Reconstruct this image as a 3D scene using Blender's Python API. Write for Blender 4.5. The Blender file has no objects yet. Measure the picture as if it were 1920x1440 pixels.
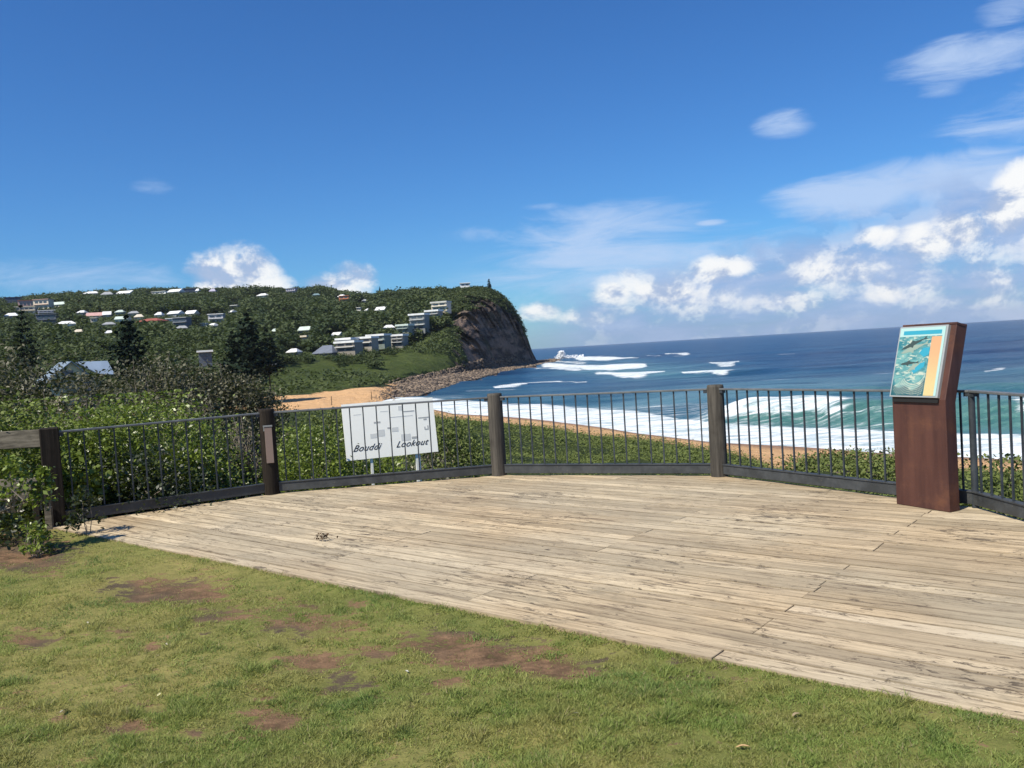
import bpy, math, numpy as np
from mathutils import Matrix, Vector

# ------------------------------------------------------------------ camera, world, sun, exposure
sc = bpy.context.scene
COL = sc.collection
EYE, F = 1.6, 1620.0
PITCH, ROLL = math.radians(2.28), math.radians(3.48)
SEA = -10.4
RM = Matrix.Rotation(math.pi/2 - PITCH, 3, 'X') @ Matrix.Rotation(-ROLL, 3, 'Z')
RN = np.array(RM)

cam_d = bpy.data.cameras.new('camera')
cam = bpy.data.objects.new('camera', cam_d)
COL.objects.link(cam)
cam.matrix_world = Matrix.Translation((0, 0, EYE)) @ RM.to_4x4()
cam_d.sensor_width = 36.0
cam_d.lens = F/1920*36.0
cam_d.clip_start = 0.05
cam_d.clip_end = 120000
sc.camera = cam

SUN_AZ, SUN_EL = math.radians(-132), math.radians(50)   # azimuth clockwise from +Y
SUN_DIR = Vector((math.sin(SUN_AZ)*math.cos(SUN_EL), math.cos(SUN_AZ)*math.cos(SUN_EL), math.sin(SUN_EL)))
sun_d = bpy.data.lights.new('sun', 'SUN')
sun_d.energy = 4.6
sun_d.angle = math.radians(0.53)
sun_d.color = (1.0, 0.93, 0.80)
sun = bpy.data.objects.new('sun', sun_d)
COL.objects.link(sun)
sun.rotation_euler = SUN_DIR.to_track_quat('Z', 'Y').to_euler()
SKY_STRENGTH = 0.075
sc.view_settings.view_transform = 'Standard'
sc.view_settings.look = 'None'
sc.view_settings.exposure = 0.38
sc.view_settings.gamma = 1.0
sc.view_settings.use_curve_mapping = False


def ray(px, py):
    v = RN @ np.array([(px-960)/F, -(py-720)/F, -1.0])
    return v/np.linalg.norm(v)


def on_z(px, py, z):
    r = ray(px, py)
    t = (z-EYE)/r[2]
    return np.array([r[0]*t, r[1]*t, z])


def at_d(px, py, d):
    r = ray(px, py)
    h = math.hypot(r[0], r[1])
    return np.array([r[0]/h*d, r[1]/h*d, EYE+r[2]/h*d])


def project(P):
    P = np.asarray(P, float)
    q = (P-np.array([0, 0, EYE])) @ RN
    w = -q[..., 2]
    w = np.where(w < 1e-3, 1e-3, w)
    return 960+F*q[..., 0]/w, 720-F*q[..., 1]/w


def azd(p):
    return math.atan2(p[0], p[1]), math.hypot(p[0], p[1])


# ------------------------------------------------------------------ node helper
class NT:
    def __init__(s, tree):
        s.t = tree
        s.t.nodes.clear()

    def n(s, typ, ins=None, **props):
        nd = s.t.nodes.new(typ)
        for k, v in props.items():
            setattr(nd, k, v)
        for k, v in (ins or {}).items():
            s.set(nd.inputs[k], v)
        return nd

    def set(s, sock, v):
        if isinstance(v, bpy.types.NodeSocket):
            s.t.links.new(v, sock)
        elif isinstance(v, bpy.types.Node):
            s.t.links.new(v.outputs[0], sock)
        else:
            if sock.type == 'RGBA' and len(v) == 3:
                v = (*v, 1)
            sock.default_value = v

    def m(s, op, a, b=None, c=None, clamp=False):
        nd = s.n('ShaderNodeMath', operation=op, use_clamp=clamp)
        for i, v in enumerate((a, b, c)):
            if v is not None:
                s.set(nd.inputs[i], v)
        return nd.outputs[0]

    def noise(s, vec, scale, detail=4, rough=.55, dist=0.0):
        nd = s.n('ShaderNodeTexNoise', {'Scale': scale, 'Detail': detail, 'Roughness': rough, 'Distortion': dist})
        if vec is not None:
            s.set(nd.inputs['Vector'], vec)
        return nd.outputs['Fac']

    def mapr(s, v, a, b, c=0.0, d=1.0, smooth=True):
        nd = s.n('ShaderNodeMapRange', interpolation_type='SMOOTHSTEP' if smooth else 'LINEAR')
        for i, x in enumerate((v, a, b, c, d)):
            s.set(nd.inputs[i], x)
        return nd.outputs[0]

    def mix(s, f, a, b, mode='MIX'):
        nd = s.n('ShaderNodeMix', data_type='RGBA', blend_type=mode)
        s.set(nd.inputs[0], f)
        s.set(nd.inputs[6], a)
        s.set(nd.inputs[7], b)
        return nd.outputs[2]

    def scalev(s, v, sc3, loc=(0, 0, 0), rot=(0, 0, 0)):
        return s.n('ShaderNodeMapping', {'Vector': v, 'Scale': sc3, 'Location': loc, 'Rotation': rot}).outputs[0]

    def attr(s, name):
        return s.n('ShaderNodeAttribute', attribute_name=name)


def material(name, color=(.5, .5, .5), rough=.8, spec=.3, metal=0.0, fn=None, **kw):
    m = bpy.data.materials.new(name)
    m.use_nodes = True
    t = NT(m.node_tree)
    out = t.n('ShaderNodeOutputMaterial')
    b = t.n('ShaderNodeBsdfPrincipled', {'Base Color': color, 'Roughness': rough, 'Specular IOR Level': spec, 'Metallic': metal})
    for k, v in kw.items():
        t.set(b.inputs[k], v)
    t.t.links.new(b.outputs[0], out.inputs[0])
    if fn:
        fn(t, b, out)
    return m


def bump(t, b, h, strength=.4, dist=.01):
    nd = t.n('ShaderNodeBump', {'Height': h, 'Strength': strength, 'Distance': dist})
    t.set(b.inputs['Normal'], nd.outputs[0])


# ------------------------------------------------------------------ world: sky and clouds
def sky_shape(px, py, rx, ry):
    a = at_d(px, py, 1.0)
    az, _ = azd(a)
    return az, a[2]-EYE, rx/F, ry/F


def build_world():
    w = bpy.data.worlds.new('World')
    sc.world = w
    w.use_nodes = True
    t = NT(w.node_tree)
    out = t.n('ShaderNodeOutputWorld')
    sky = t.n('ShaderNodeTexSky', sky_type='NISHITA')
    sky.sun_disc = False
    sky.sun_elevation = SUN_EL
    sky.sun_rotation = SUN_AZ
    sky.altitude = 10
    sky.air_density = 1.0
    sky.dust_density = 0.4
    sky.ozone_density = 3.5
    tc = t.n('ShaderNodeTexCoord').outputs['Generated']
    sep = t.n('ShaderNodeSeparateXYZ', {0: tc})
    x, y, z = sep.outputs
    az = t.m('ARCTAN2', x, y)
    hyp = t.m('SQRT', t.m('ADD', t.m('MULTIPLY', x, x), t.m('MULTIPLY', y, y)))
    el = t.m('DIVIDE', z, t.m('MAXIMUM', hyp, .01))
    P = t.n('ShaderNodeCombineXYZ', {0: az, 1: el}).outputs[0]

    def ell(s):
        a, e, rx, ry = s
        u = t.m('DIVIDE', t.m('SUBTRACT', az, a), rx)
        v = t.m('DIVIDE', t.m('SUBTRACT', el, e), ry)
        r = t.m('ADD', t.m('MULTIPLY', u, u), t.m('MULTIPLY', v, v))
        return t.m('SUBTRACT', 1.0, r, clamp=True)

    def most(lst):
        m = None
        for q in lst:
            v = ell(sky_shape(*q[:4]))
            if len(q) > 4:
                v = t.m('MULTIPLY', v, q[4])
            m = v if m is None else t.m('MAXIMUM', m, v)
        return m
    fb = t.noise(t.scalev(P, (16, 22, 1)), 1.0, 9, .62, .25)
    fb2 = t.noise(t.scalev(P, (16, 22, 1), loc=(.22, -.42, 0)), 1.0, 9, .62, .25)
    # cumulus clouds over the hill and along the horizon to the right
    cum = most([(440, 520, 100, 72), (400, 505, 62, 44), (470, 545, 115, 40), (620, 545, 85, 44, .9), (660, 520, 60, 40, .7),
                (1010, 585, 60, 26, .8), (1150, 552, 60, 34, .9), (1240, 548, 90, 38, .9), (1350, 505, 75, 34), (1310, 560, 160, 44, .55),
                (1650, 445, 50, 24, .9), (1740, 460, 90, 46), (1800, 430, 60, 40), (1890, 395, 60, 52), (1940, 350, 70, 60), (1660, 545, 45, 40, .7),
                (1500, 520, 160, 40, .55), (1700, 500, 250, 70, .5), (2050, 380, 130, 110), (2250, 420, 170, 90, .8), (1130, 590, 120, 30, .6), (1560, 510, 170, 55, .62), (1230, 530, 170, 40, .6), (1450, 560, 200, 40, .5), (1800, 540, 200, 50, .5)])
    dens = t.mapr(t.m('ADD', cum, t.m('MULTIPLY', t.m('SUBTRACT', fb, .5), 1.9)), .16, .92)
    dens = t.m('MULTIPLY', dens, t.mapr(cum, .0, .35, 0, .93))
    lit = t.mapr(t.m('SUBTRACT', fb, fb2), -.11, .07)
    # low sheet of distant grey-blue cloud on the right horizon
    top = t.mapr(az, -.02, .62, .035, .17, smooth=False)
    sheet = t.mapr(t.m('SUBTRACT', top, t.m('ADD', el, t.m('MULTIPLY', t.m('SUBTRACT', fb, .5), .07))), -.02, .03)
    sheet = t.m('MULTIPLY', sheet, t.mapr(az, -.02, .12))
    nsh = t.noise(t.scalev(P, (9, 30, 1), rot=(0, 0, .12)), 1.0, 6, .6, .4)
    sheet = t.m('MULTIPLY', sheet, t.mapr(nsh, .25, .6, .55, .92))
    # thin high cloud
    st = t.noise(t.scalev(P, (7, 34, 1), rot=(0, 0, -.22)), 1.0, 7, .66, .8)
    cir = most([(1600, 368, 175, 50, 1.15), (1790, 330, 230, 54, 1.1), (1820, 105, 150, 45, .95), (1470, 235, 66, 34, .7), (1765, 165, 50, 22, .5),
                (1330, 418, 42, 9, 1.0), (880, 440, 80, 22, .5), (1150, 450, 260, 90, .85), (1900, 235, 120, 20, .55), (1890, 20, 60, 30, .7), (1020, 388, 60, 10, .5),
                (285, 350, 50, 20, .6), (100, 520, 260, 45, .55), (1200, 500, 430, 95, .75), (2100, 200, 300, 90, .6), (1280, 400, 90, 16, .5)])
    cirm = t.mapr(t.m('ADD', cir, t.m('MULTIPLY', t.m('SUBTRACT', st, .5), 2.0)), .12, 1.12, 0, .80)
    cirm = t.m('MULTIPLY', cirm, t.mapr(cir, .0, .3))
    hs = t.n('ShaderNodeHueSaturation', {'Hue': .505, 'Saturation': 1.12, 'Value': 1.0, 'Color': sky.outputs[0]})
    skyc = t.mix(1.0, hs.outputs[0], (.50, .93, 1.30), 'MULTIPLY')
    K = 1/SKY_STRENGTH
    c = t.mix(cirm, skyc, tuple(v*K for v in (.42, .53, .72)))
    shc = t.mix(t.mapr(nsh, .35, .7), tuple(v*K for v in (.20, .31, .55)), tuple(v*K for v in (.33, .43, .63)))
    shc = t.mix(t.m('MULTIPLY', t.mapr(lit, .55, 1.0), t.mapr(fb, .46, .62, 0, .8)), shc, tuple(v*K for v in (.46, .53, .68)))
    c = t.mix(sheet, c, shc)
    cc = t.mix(lit, tuple(v*K for v in (.33, .41, .57)), tuple(v*K for v in (.78, .78, .77)))
    c = t.mix(dens, c, cc)
    bg = t.n('ShaderNodeBackground', {'Color': c, 'Strength': SKY_STRENGTH})
    t.t.links.new(bg.outputs[0], out.inputs[0])
    w.cycles.sampling_method = 'MANUAL'
    w.cycles.sample_map_resolution = 1024


build_world()


# ------------------------------------------------------------------ helpers for meshes and objects
def np_mesh(name, V, quads=None, tris=None, smooth=False, attrs=None):
    me = bpy.data.meshes.new(name)
    V = np.asarray(V, np.float32)
    me.vertices.add(len(V))
    me.vertices.foreach_set('co', V.ravel())
    parts, starts, o = [], [], 0
    for A, k in ((quads, 4), (tris, 3)):
        if A is not None and len(A):
            A = np.asarray(A, np.int32)
            parts.append(A.ravel())
            starts.append(o+np.arange(len(A), dtype=np.int32)*k)
            o += len(A)*k
    L = np.concatenate(parts)
    S = np.concatenate(starts)
    me.loops.add(len(L))
    me.loops.foreach_set('vertex_index', L)
    me.polygons.add(len(S))
    me.polygons.foreach_set('loop_start', S)
    if smooth:
        me.polygons.foreach_set('use_smooth', np.ones(len(S), bool))
    for nm, (dom, arr) in (attrs or {}).items():
        arr = np.asarray(arr, np.float32)
        if arr.ndim == 1:
            a = me.attributes.new(nm, 'FLOAT', dom)
            a.data.foreach_set('value', arr)
        else:
            a = me.attributes.new(nm, 'FLOAT_COLOR', dom)
            a.data.foreach_set('color', np.concatenate([arr, np.ones((len(arr), 1), np.float32)], 1).ravel())
    me.update(calc_edges=True)
    return me


def add(name, me, mat=None, parent=None, loc=None):
    o = bpy.data.objects.new(name, me)
    COL.objects.link(o)
    if mat and me is not None and len(me.materials) == 0:
        for m in (mat if isinstance(mat, (list, tuple)) else [mat]):
            me.materials.append(m)
    if parent:
        o.parent = parent
    if loc is not None:
        o.location = loc
    return o


def thing(name, label, cat, loc=(0, 0, 0), rotz=0.0, group=None):
    o = bpy.data.objects.new(name, None)
    o.empty_display_size = .1
    COL.objects.link(o)
    o.location = loc
    o.rotation_euler = (0, 0, rotz)
    return tag(o, label, cat, group)


def tag(o, label=None, cat=None, group=None, kind=None):
    if label:
        o['label'] = label
    if cat:
        o['category'] = cat
    if group:
        o['group'] = group
    if kind:
        o['kind'] = kind
    return o


class MB:
    def __init__(s):
        s.v, s.f = [], []

    def raw(s, V, Fs):
        o = len(s.v)
        s.v += [tuple(float(c) for c in p) for p in V]
        s.f += [tuple(o+i for i in f) for f in Fs]
        return s

    def box(s, c, size, rz=0.0, bev=0.0):
        hx, hy, hz = (q/2 for q in size)
        cs, sn = math.cos(rz), math.sin(rz)

        def W(x, y, z):
            return (c[0]+x*cs-y*sn, c[1]+x*sn+y*cs, c[2]+z)
        if bev <= 0:
            V = [W(x, y, z) for z in (-hz, hz) for x, y in ((-hx, -hy), (hx, -hy), (hx, hy), (-hx, hy))]
            return s.raw(V, [(3, 2, 1, 0), (4, 5, 6, 7), (0, 1, 5, 4), (1, 2, 6, 5), (2, 3, 7, 6), (3, 0, 4, 7)])
        b = bev
        ring = [(-hx+b, -hy), (hx-b, -hy), (hx, -hy+b), (hx, hy-b), (hx-b, hy), (-hx+b, hy), (-hx, hy-b), (-hx, -hy+b)]
        ins = [(max(-hx+b, min(hx-b, x)), max(-hy+b, min(hy-b, y))) for x, y in ring]
        V = [W(*ins[i], -hz) for i in range(8)]+[W(*ring[i], -hz+b) for i in range(8)]+[W(*ring[i], hz-b) for i in range(8)]+[W(*ins[i], hz) for i in range(8)]
        Fs = [tuple(range(7, -1, -1)), tuple(range(24, 32))]
        for k in range(3):
            for i in range(8):
                j = (i+1) % 8
                Fs.append((k*8+i, k*8+j, k*8+8+j, k*8+8+i))
        return s.raw(V, Fs)

    def cyl(s, p0, p1, r0, r1=None, n=10, caps=True):
        r1 = r0 if r1 is None else r1
        p0, p1 = Vector(p0), Vector(p1)
        ax = (p1-p0).normalized()
        u = ax.orthogonal().normalized()
        w = ax.cross(u)
        V = []
        for p, r in ((p0, r0), (p1, r1)):
            for i in range(n):
                a = 2*math.pi*i/n
                V.append(p+u*math.cos(a)*r+w*math.sin(a)*r)
        Fs = [(i, (i+1) % n, n+(i+1) % n, n+i) for i in range(n)]
        if caps:
            Fs += [tuple(range(n-1, -1, -1)), tuple(range(n, 2*n))]
        return s.raw(V, Fs)

    def prism(s, poly, z0, z1):
        n = len(poly)
        V = [(x, y, z0) for x, y in poly]+[(x, y, z1) for x, y in poly]
        Fs = [tuple(range(n-1, -1, -1)), tuple(range(n, 2*n))]+[(i, (i+1) % n, n+(i+1) % n, n+i) for i in range(n)]
        return s.raw(V, Fs)

    def mesh(s, name, smooth=False):
        me = bpy.data.meshes.new(name)
        me.from_pydata(s.v, [], s.f)
        if smooth:
            me.polygons.foreach_set('use_smooth', [True]*len(s.f))
        me.update()
        return me

    def obj(s, name, mat, parent=None, smooth=False):
        return add(name, s.mesh(name, smooth), mat, parent)


def vnoise(x, y, seed=0):
    rs = np.random.RandomState(seed)
    T = rs.rand(256, 256)
    xi, yi = np.floor(x).astype(int), np.floor(y).astype(int)
    fx, fy = x-xi, y-yi
    fx, fy = fx*fx*(3-2*fx), fy*fy*(3-2*fy)
    g = lambda a, b: T[a & 255, b & 255]
    return (g(xi, yi)*(1-fx)+g(xi+1, yi)*fx)*(1-fy)+(g(xi, yi+1)*(1-fx)+g(xi+1, yi+1)*fx)*fy


def fbm(x, y, seed=0, octv=4):
    x, y = np.asarray(x, float), np.asarray(y, float)
    s, a, tot = 0, 1, 0
    for k in range(octv):
        s = s+a*vnoise(x*2**k+17*k, y*2**k-9*k, seed+k)
        tot += a
        a *= .5
    return s/tot


def sstep(a, b, x):
    t = np.clip((x-a)/(b-a), 0, 1)
    return t*t*(3-2*t)


def cards(P, size, rng, asp=.55, up=0.3, fold=True):
    """leaf shaped faces: 4 points each"""
    n = len(P)
    nrm = rng.normal(size=(n, 3))
    nrm[:, 2] = np.abs(nrm[:, 2])+up
    nrm /= np.linalg.norm(nrm, axis=1)[:, None]
    a = rng.normal(size=(n, 3))
    a -= (a*nrm).sum(1)[:, None]*nrm
    a /= np.linalg.norm(a, axis=1)[:, None]
    b = np.cross(nrm, a)
    s = np.asarray(size)[:, None]
    V = np.empty((n, 4, 3))
    V[:, 0] = P-a*s*.5
    V[:, 1] = P+b*s*.5*asp+nrm*s*.08+a*s*.05
    V[:, 2] = P+a*s*.5
    V[:, 3] = P-b*s*.5*asp+nrm*s*.08+a*s*.05
    Q = np.arange(4*n).reshape(n, 4)
    return V.reshape(-1, 3), Q


ICO_V, ICO_F = None, None


def ico(level):
    import bmesh
    bm = bmesh.new()
    bmesh.ops.create_icosphere(bm, subdivisions=level, radius=1)
    V = np.array([v.co[:] for v in bm.verts])
    Fs = np.array([[v.index for v in f.verts] for f in bm.faces])
    bm.free()
    return V, Fs


# ------------------------------------------------------------------ materials
def foliage_mat(name, c1, c2, c3=None, scale=1.5, trans=.25, rough=.5, spec=.35):
    def fn(t, b, out):
        geo = t.n('ShaderNodeNewGeometry')
        ti = t.attr('tint').outputs['Fac']
        pn = t.noise(t.scalev(t.n('ShaderNodeTexCoord').outputs['Object'], (1, 1, 1)), scale, 3)
        f = t.m('ADD', t.m('MULTIPLY', ti, .65), t.m('MULTIPLY', t.mapr(pn, .3, .7), .35))
        c = t.mix(f, c1, c2)
        if c3:
            c = t.mix(t.mapr(ti, .955, .975), c, c3)
        t.set(b.inputs['Base Color'], c)
        if trans:
            tr = t.n('ShaderNodeBsdfTranslucent', {'Color': t.mix(.5, c, (.28, .40, .06), 'MIX')})
            ms = t.n('ShaderNodeMixShader', {0: trans, 1: b.outputs[0], 2: tr.outputs[0]})
            t.t.links.new(ms.outputs[0], out.inputs[0])
    return material(name, c1, rough, spec, fn=fn)


M = {}
M['leaf_bright'] = foliage_mat('bright_coastal_leaf', (.060, .090, .012), (.235, .300, .040), (.44, .46, .22), trans=.22, rough=.38, spec=.5)
M['leaf_dark'] = foliage_mat('shade_painted_leaf', (.008, .014, .005), (.030, .045, .012), (.20, .25, .11), trans=.12, rough=.42, spec=.45)  # shade low in the shrubs is put into this darker leaf colour
M['leaf_brown'] = foliage_mat('scraggly_grey_leaf', (.040, .043, .022), (.125, .115, .060), (.34, .31, .20), trans=.08)
M['leaf_olive'] = foliage_mat('olive_scrub_leaf', (.075, .100, .026), (.165, .195, .052), (.25, .21, .11), scale=.10, trans=.1, rough=.6, spec=.2)
M['forest'] = foliage_mat('hillside_tree_leaf', (.028, .048, .026), (.110, .130, .052), (.14, .12, .07), scale=.02, trans=.12, rough=.75, spec=.1)
M['pine'] = foliage_mat('norfolk_pine_needle', (.010, .020, .012), (.025, .042, .022), trans=.0, rough=.7, spec=.1)
M['twig'] = material('grey_twig', (.25, .21, .17), .9, .1)
M['bark'] = material('dark_bark', (.07, .055, .04), .9, .1)


def _grassblade(t, b, out):
    ti = t.attr('tint').outputs['Fac']
    g = t.n('ShaderNodeTexCoord').outputs['Object']
    big = t.mapr(t.noise(g, .55, 3), .35, .68)
    mid = t.mapr(t.noise(g, 2.6, 4), .35, .7)
    c = t.mix(big, (.235, .355, .075), (.43, .465, .12))
    c = t.mix(t.m('MULTIPLY', mid, .65), c, (.50, .40, .15))
    c = t.mix(t.mapr(t.noise(g, 1.4, 3), .52, .66, 0, .7), c, (.15, .28, .070))
    c = t.mix(ti, t.mix(.5, c, (.07, .11, .025)), t.mix(.35, c, (.42, .42, .15)))
    c = t.mix(t.mapr(ti, .94, .97), c, (.38, .32, .17))
    t.set(b.inputs['Base Color'], c)
    tr = t.n('ShaderNodeBsdfTranslucent', {'Color': c})
    ms = t.n('ShaderNodeMixShader', {0: .38, 1: b.outputs[0], 2: tr.outputs[0]})
    t.t.links.new(ms.outputs[0], out.inputs[0])


M['blade'] = material('grass_blade', rough=.6, spec=.2, fn=_grassblade)


def _lawn(t, b, out):
    g = t.n('ShaderNodeTexCoord').outputs['Object']
    d = t.attr('dirt').outputs['Fac']
    n1 = t.noise(t.scalev(g, (1, 1.6, 1)), 6, 8, .75)
    n2 = t.noise(g, 60, 4, .6)
    big = t.mapr(t.noise(g, .55, 3), .35, .68)
    grass = t.mix(big, (.20, .215, .06), (.33, .285, .10))
    grass = t.mix(t.mapr(n1, .3, .7), t.mix(.5, grass, (.04, .05, .018)), grass)
    soil = t.mix(t.mapr(n1, .3, .7), (.075, .050, .032), (.27, .165, .095))
    soil = t.mix(t.mapr(t.noise(g, 1.3, 2), .45, .62), soil, (.105, .080, .055))
    f = t.mapr(t.m('ADD', d, t.m('MULTIPLY', t.m('SUBTRACT', n1, .5), 3.4)), .30, .55)
    c = t.mix(f, grass, soil)
    c = t.mix(t.mapr(n2, .62, .72), c, t.mix(.4, c, (.30, .25, .15)))
    t.set(b.inputs['Base Color'], c)
    bump(t, b, t.m('ADD', n1, t.m('MULTIPLY', n2, .4)), .7, .03)


M['lawn'] = material('lawn_soil', rough=.95, spec=.05, fn=_lawn)


def _board(t, b, out):
    oi = t.n('ShaderNodeObjectInfo').outputs['Random']
    g0 = t.n('ShaderNodeTexCoord').outputs['Object']
    off = t.n('ShaderNodeCombineXYZ', {0: t.m('MULTIPLY', oi, 37.0), 1: t.m('MULTIPLY', oi, 11.0), 2: t.m('MULTIPLY', oi, 91.0)}).outputs[0]
    g = t.n('ShaderNodeVectorMath', {0: g0, 1: off}, operation='ADD').outputs[0]
    grain = t.noise(t.scalev(g, (1.6, 42, 20)), 1.0, 6, .7)
    fine = t.noise(t.scalev(g, (7, 160, 60)), 1.0, 3, .6)
    blot = t.noise(t.scalev(g, (2.6, 22, 4)), 1.0, 7, .78, .9)
    area = t.noise(t.scalev(g0, (.45, .6, 1)), 1.0, 4, .6)
    c = t.mix(t.mapr(grain, .28, .72), (.36, .28, .18), (.74, .61, .41))
    c = t.mix(t.mapr(area, .35, .65, 0, .5), c, (.44, .38, .28))
    v = t.mapr(oi, 0, 1, .74, 1.12, smooth=False)
    c = t.mix(1.0, c, t.n('ShaderNodeCombineXYZ', {0: v, 1: v, 2: t.m('MULTIPLY', v, .98)}).outputs[0], 'MULTIPLY')
    pale = t.m('GREATER_THAN', t.m('FRACT', t.m('MULTIPLY', oi, 7.31)), .93)
    c = t.mix(t.m('MULTIPLY', pale, .4), c, (.74, .66, .50))
    c = t.mix(t.mapr(blot, .525, .63, 0, .85), c, (.16, .12, .08))
    spot = t.noise(t.scalev(g0, (5.5, 17, 1)), 1.0, 6, .78, 1.2)
    spot = t.m('ADD', spot, t.m('MULTIPLY', t.m('SUBTRACT', t.noise(g0, 1.1, 3), .5), .35))
    c = t.mix(t.mapr(spot, .575, .64, 0, .85), c, (.075, .060, .045))
    gr2 = t.noise(t.scalev(g0, (2.2, 3.5, 1)), 1.0, 6, .7)
    c = t.mix(t.mapr(gr2, .50, .68, 0, .55), c, (.30, .255, .175))
    c = t.mix(t.mapr(fine, .60, .74, 0, .7), c, (.13, .10, .07))
    yy = t.n('ShaderNodeSeparateXYZ', {0: g0}).outputs[1]
    fr = t.m('FRACT', t.m('DIVIDE', t.m('ABSOLUTE', yy), .146))
    edge = t.m('ABSOLUTE', t.m('SUBTRACT', t.m('DIVIDE', fr, .137/.146), .5))
    en = t.noise(t.scalev(g, (2.2, 2.2, 1)), 1.0, 5, .7)
    edge = t.m('ADD', edge, t.m('MULTIPLY', t.m('SUBTRACT', en, .5), .30))
    c = t.mix(t.mapr(edge, .41, .50, 0, .45), c, (.15, .115, .075))
    warm = t.noise(t.scalev(g0, (.35, .5, 1), loc=(4, 2, 0)), 1.0, 3)
    c = t.mix(t.mapr(warm, .42, .62, 0, .45), c, t.mix(1.0, c, (.86, .74, .62), 'MULTIPLY'))
    t.set(b.inputs['Base Color'], c)
    t.set(b.inputs['Roughness'], t.mapr(grain, .3, .7, .7, .9))
    bump(t, b, t.m('ADD', grain, t.m('MULTIPLY', fine, .5)), .5, .004)


M['board'] = material('weathered_deck_timber', rough=.8, spec=.2, fn=_board)


def timber(name, c1, c2, zs=(30, 30, 1.5), rough=.85):
    def fn(t, b, out):
        g = t.n('ShaderNodeTexCoord').outputs['Object']
        n = t.noise(t.scalev(g, zs), 1.0, 6, .7)
        n2 = t.noise(g, 5, 4)
        c = t.mix(t.mapr(n, .3, .7), c1, c2)
        c = t.mix(t.mapr(n2, .5, .75, 0, .5), c, tuple(v*.5 for v in c1))
        t.set(b.inputs['Base Color'], c)
        bump(t, b, n, .6, .01)
    return material(name, c1, rough, .15, fn=fn)


M['log'] = timber('treated_log', (.042, .038, .032), (.112, .100, .083))
M['log_dark'] = timber('dark_stained_timber', (.012, .010, .008), (.035, .027, .020))
M['rail_wood'] = timber('weathered_rail_board', (.06, .052, .040), (.20, .175, .135), (2, 30, 30))
M['joist'] = material('dark_subframe', (.03, .025, .02), .95, .05)


def _paint(c, rough=.45):
    def fn(t, b, out):
        g = t.n('ShaderNodeTexCoord').outputs['Object']
        n = t.noise(g, 6, 6, .7)
        n2 = t.noise(g, 55, 3)
        cc = t.mix(t.mapr(n, .35, .7), c, tuple(v*1.5+.008 for v in c))
        cc = t.mix(t.mapr(n2, .66, .74, 0, .6), cc, (.20, .17, .13))
        t.set(b.inputs['Base Color'], cc)
        t.set(b.inputs['Roughness'], t.mapr(n, .3, .7, rough, rough+.25))
    return fn


M['beam'] = material('grey_painted_steel', rough=.5, spec=.4, fn=_paint((.036, .039, .040)))
M['baluster'] = material('dark_bar_steel', rough=.5, spec=.4, fn=_paint((.028, .034, .040)))
M['rail'] = material('grey_rail_steel', rough=.35, spec=.5, fn=_paint((.10, .105, .105), .3))
M['bracket'] = material('galvanised_bracket', (.35, .35, .33), .4, .5, .6)


def _corten(t, b, out):
    g = t.n('ShaderNodeTexCoord').outputs['Object']
    n = t.noise(g, 3.5, 7, .65)
    st = t.noise(t.scalev(g, (9, 9, .9)), 1.0, 5, .6)
    n3 = t.noise(g, 60, 3)
    c = t.mix(t.mapr(st, .3, .7), (.055, .022, .017), (.095, .039, .027))
    c = t.mix(t.mapr(n, .5, .75, 0, .7), c, (.15, .062, .032))
    c = t.mix(t.mapr(n3, .55, .75, 0, .35), c, (.05, .02, .015))
    t.set(b.inputs['Base Color'], c)
    t.set(b.inputs['Roughness'], t.mapr(n, .3, .7, .5, .8))
    bump(t, b, n3, .25, .003)


M['corten'] = material('rusted_steel', rough=.6, spec=.35, fn=_corten)
M['alu'] = material('pale_aluminium_frame', (.42, .43, .40), .4, .5, .3)
M['panel_shadow'] = material('panel_shadow_black', (.02, .02, .02), .9, .1)  # black for the painted shadow under the pylon panel


def _signpaint(t, b, out):
    g = t.n('ShaderNodeTexCoord').outputs['Object']
    n = t.noise(g, 3, 4)
    n2 = t.noise(t.scalev(g, (20, 20, 3)), 1.0, 4)
    c = t.mix(t.mapr(n, .4, .8, 0, .3), (.97, .96, .86), (.94, .93, .80))
    c = t.mix(t.mapr(n2, .6, .8, 0, .15), c, (.55, .55, .48))
    t.set(b.inputs['Base Color'], c)


M['sign_white'] = material('white_sign_board', rough=.4, spec=.4, fn=_signpaint)
M['ink'] = material('sign_ink', (.05, .05, .05), .7, .1)
M['grey_print'] = material('grey_print', (.42, .43, .41), .6, .2)
M['pale_print'] = material('pale_grey_print', (.66, .67, .63), .6, .2)


def _mural(t, b, out):
    uv = t.n('ShaderNodeTexCoord').outputs['Object']
    n = t.noise(t.scalev(uv, (9, 9, 16)), 1.0, 6, .7, 1.0)
    n2 = t.noise(t.scalev(uv, (16, 16, 34)), 1.0, 4, .6, .5)
    c = t.mix(t.mapr(n, .35, .65), (.03, .17, .20), (.17, .36, .33))
    c = t.mix(t.mapr(n2, .54, .62), c, (.45, .50, .40))
    c = t.mix(t.mapr(n2, .36, .30), c, (.03, .13, .15))
    t.set(b.inputs['Base Color'], c)


M['mural'] = material('marine_mural_print', rough=.35, spec=.4, fn=_mural)


def _textcol(t, b, out):
    g = t.n('ShaderNodeTexCoord').outputs['Object']
    z = t.n('ShaderNodeSeparateXYZ', {0: g}).outputs[2]
    c = t.mix(t.mapr(z, 1.0, 1.45), (.60, .47, .22), (.62, .33, .17))
    n = t.noise(t.scalev(g, (60, 60, 90)), 1.0, 2)
    c = t.mix(t.mapr(n, .56, .66, 0, .35), c, (.45, .30, .16))
    t.set(b.inputs['Base Color'], c)


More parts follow.
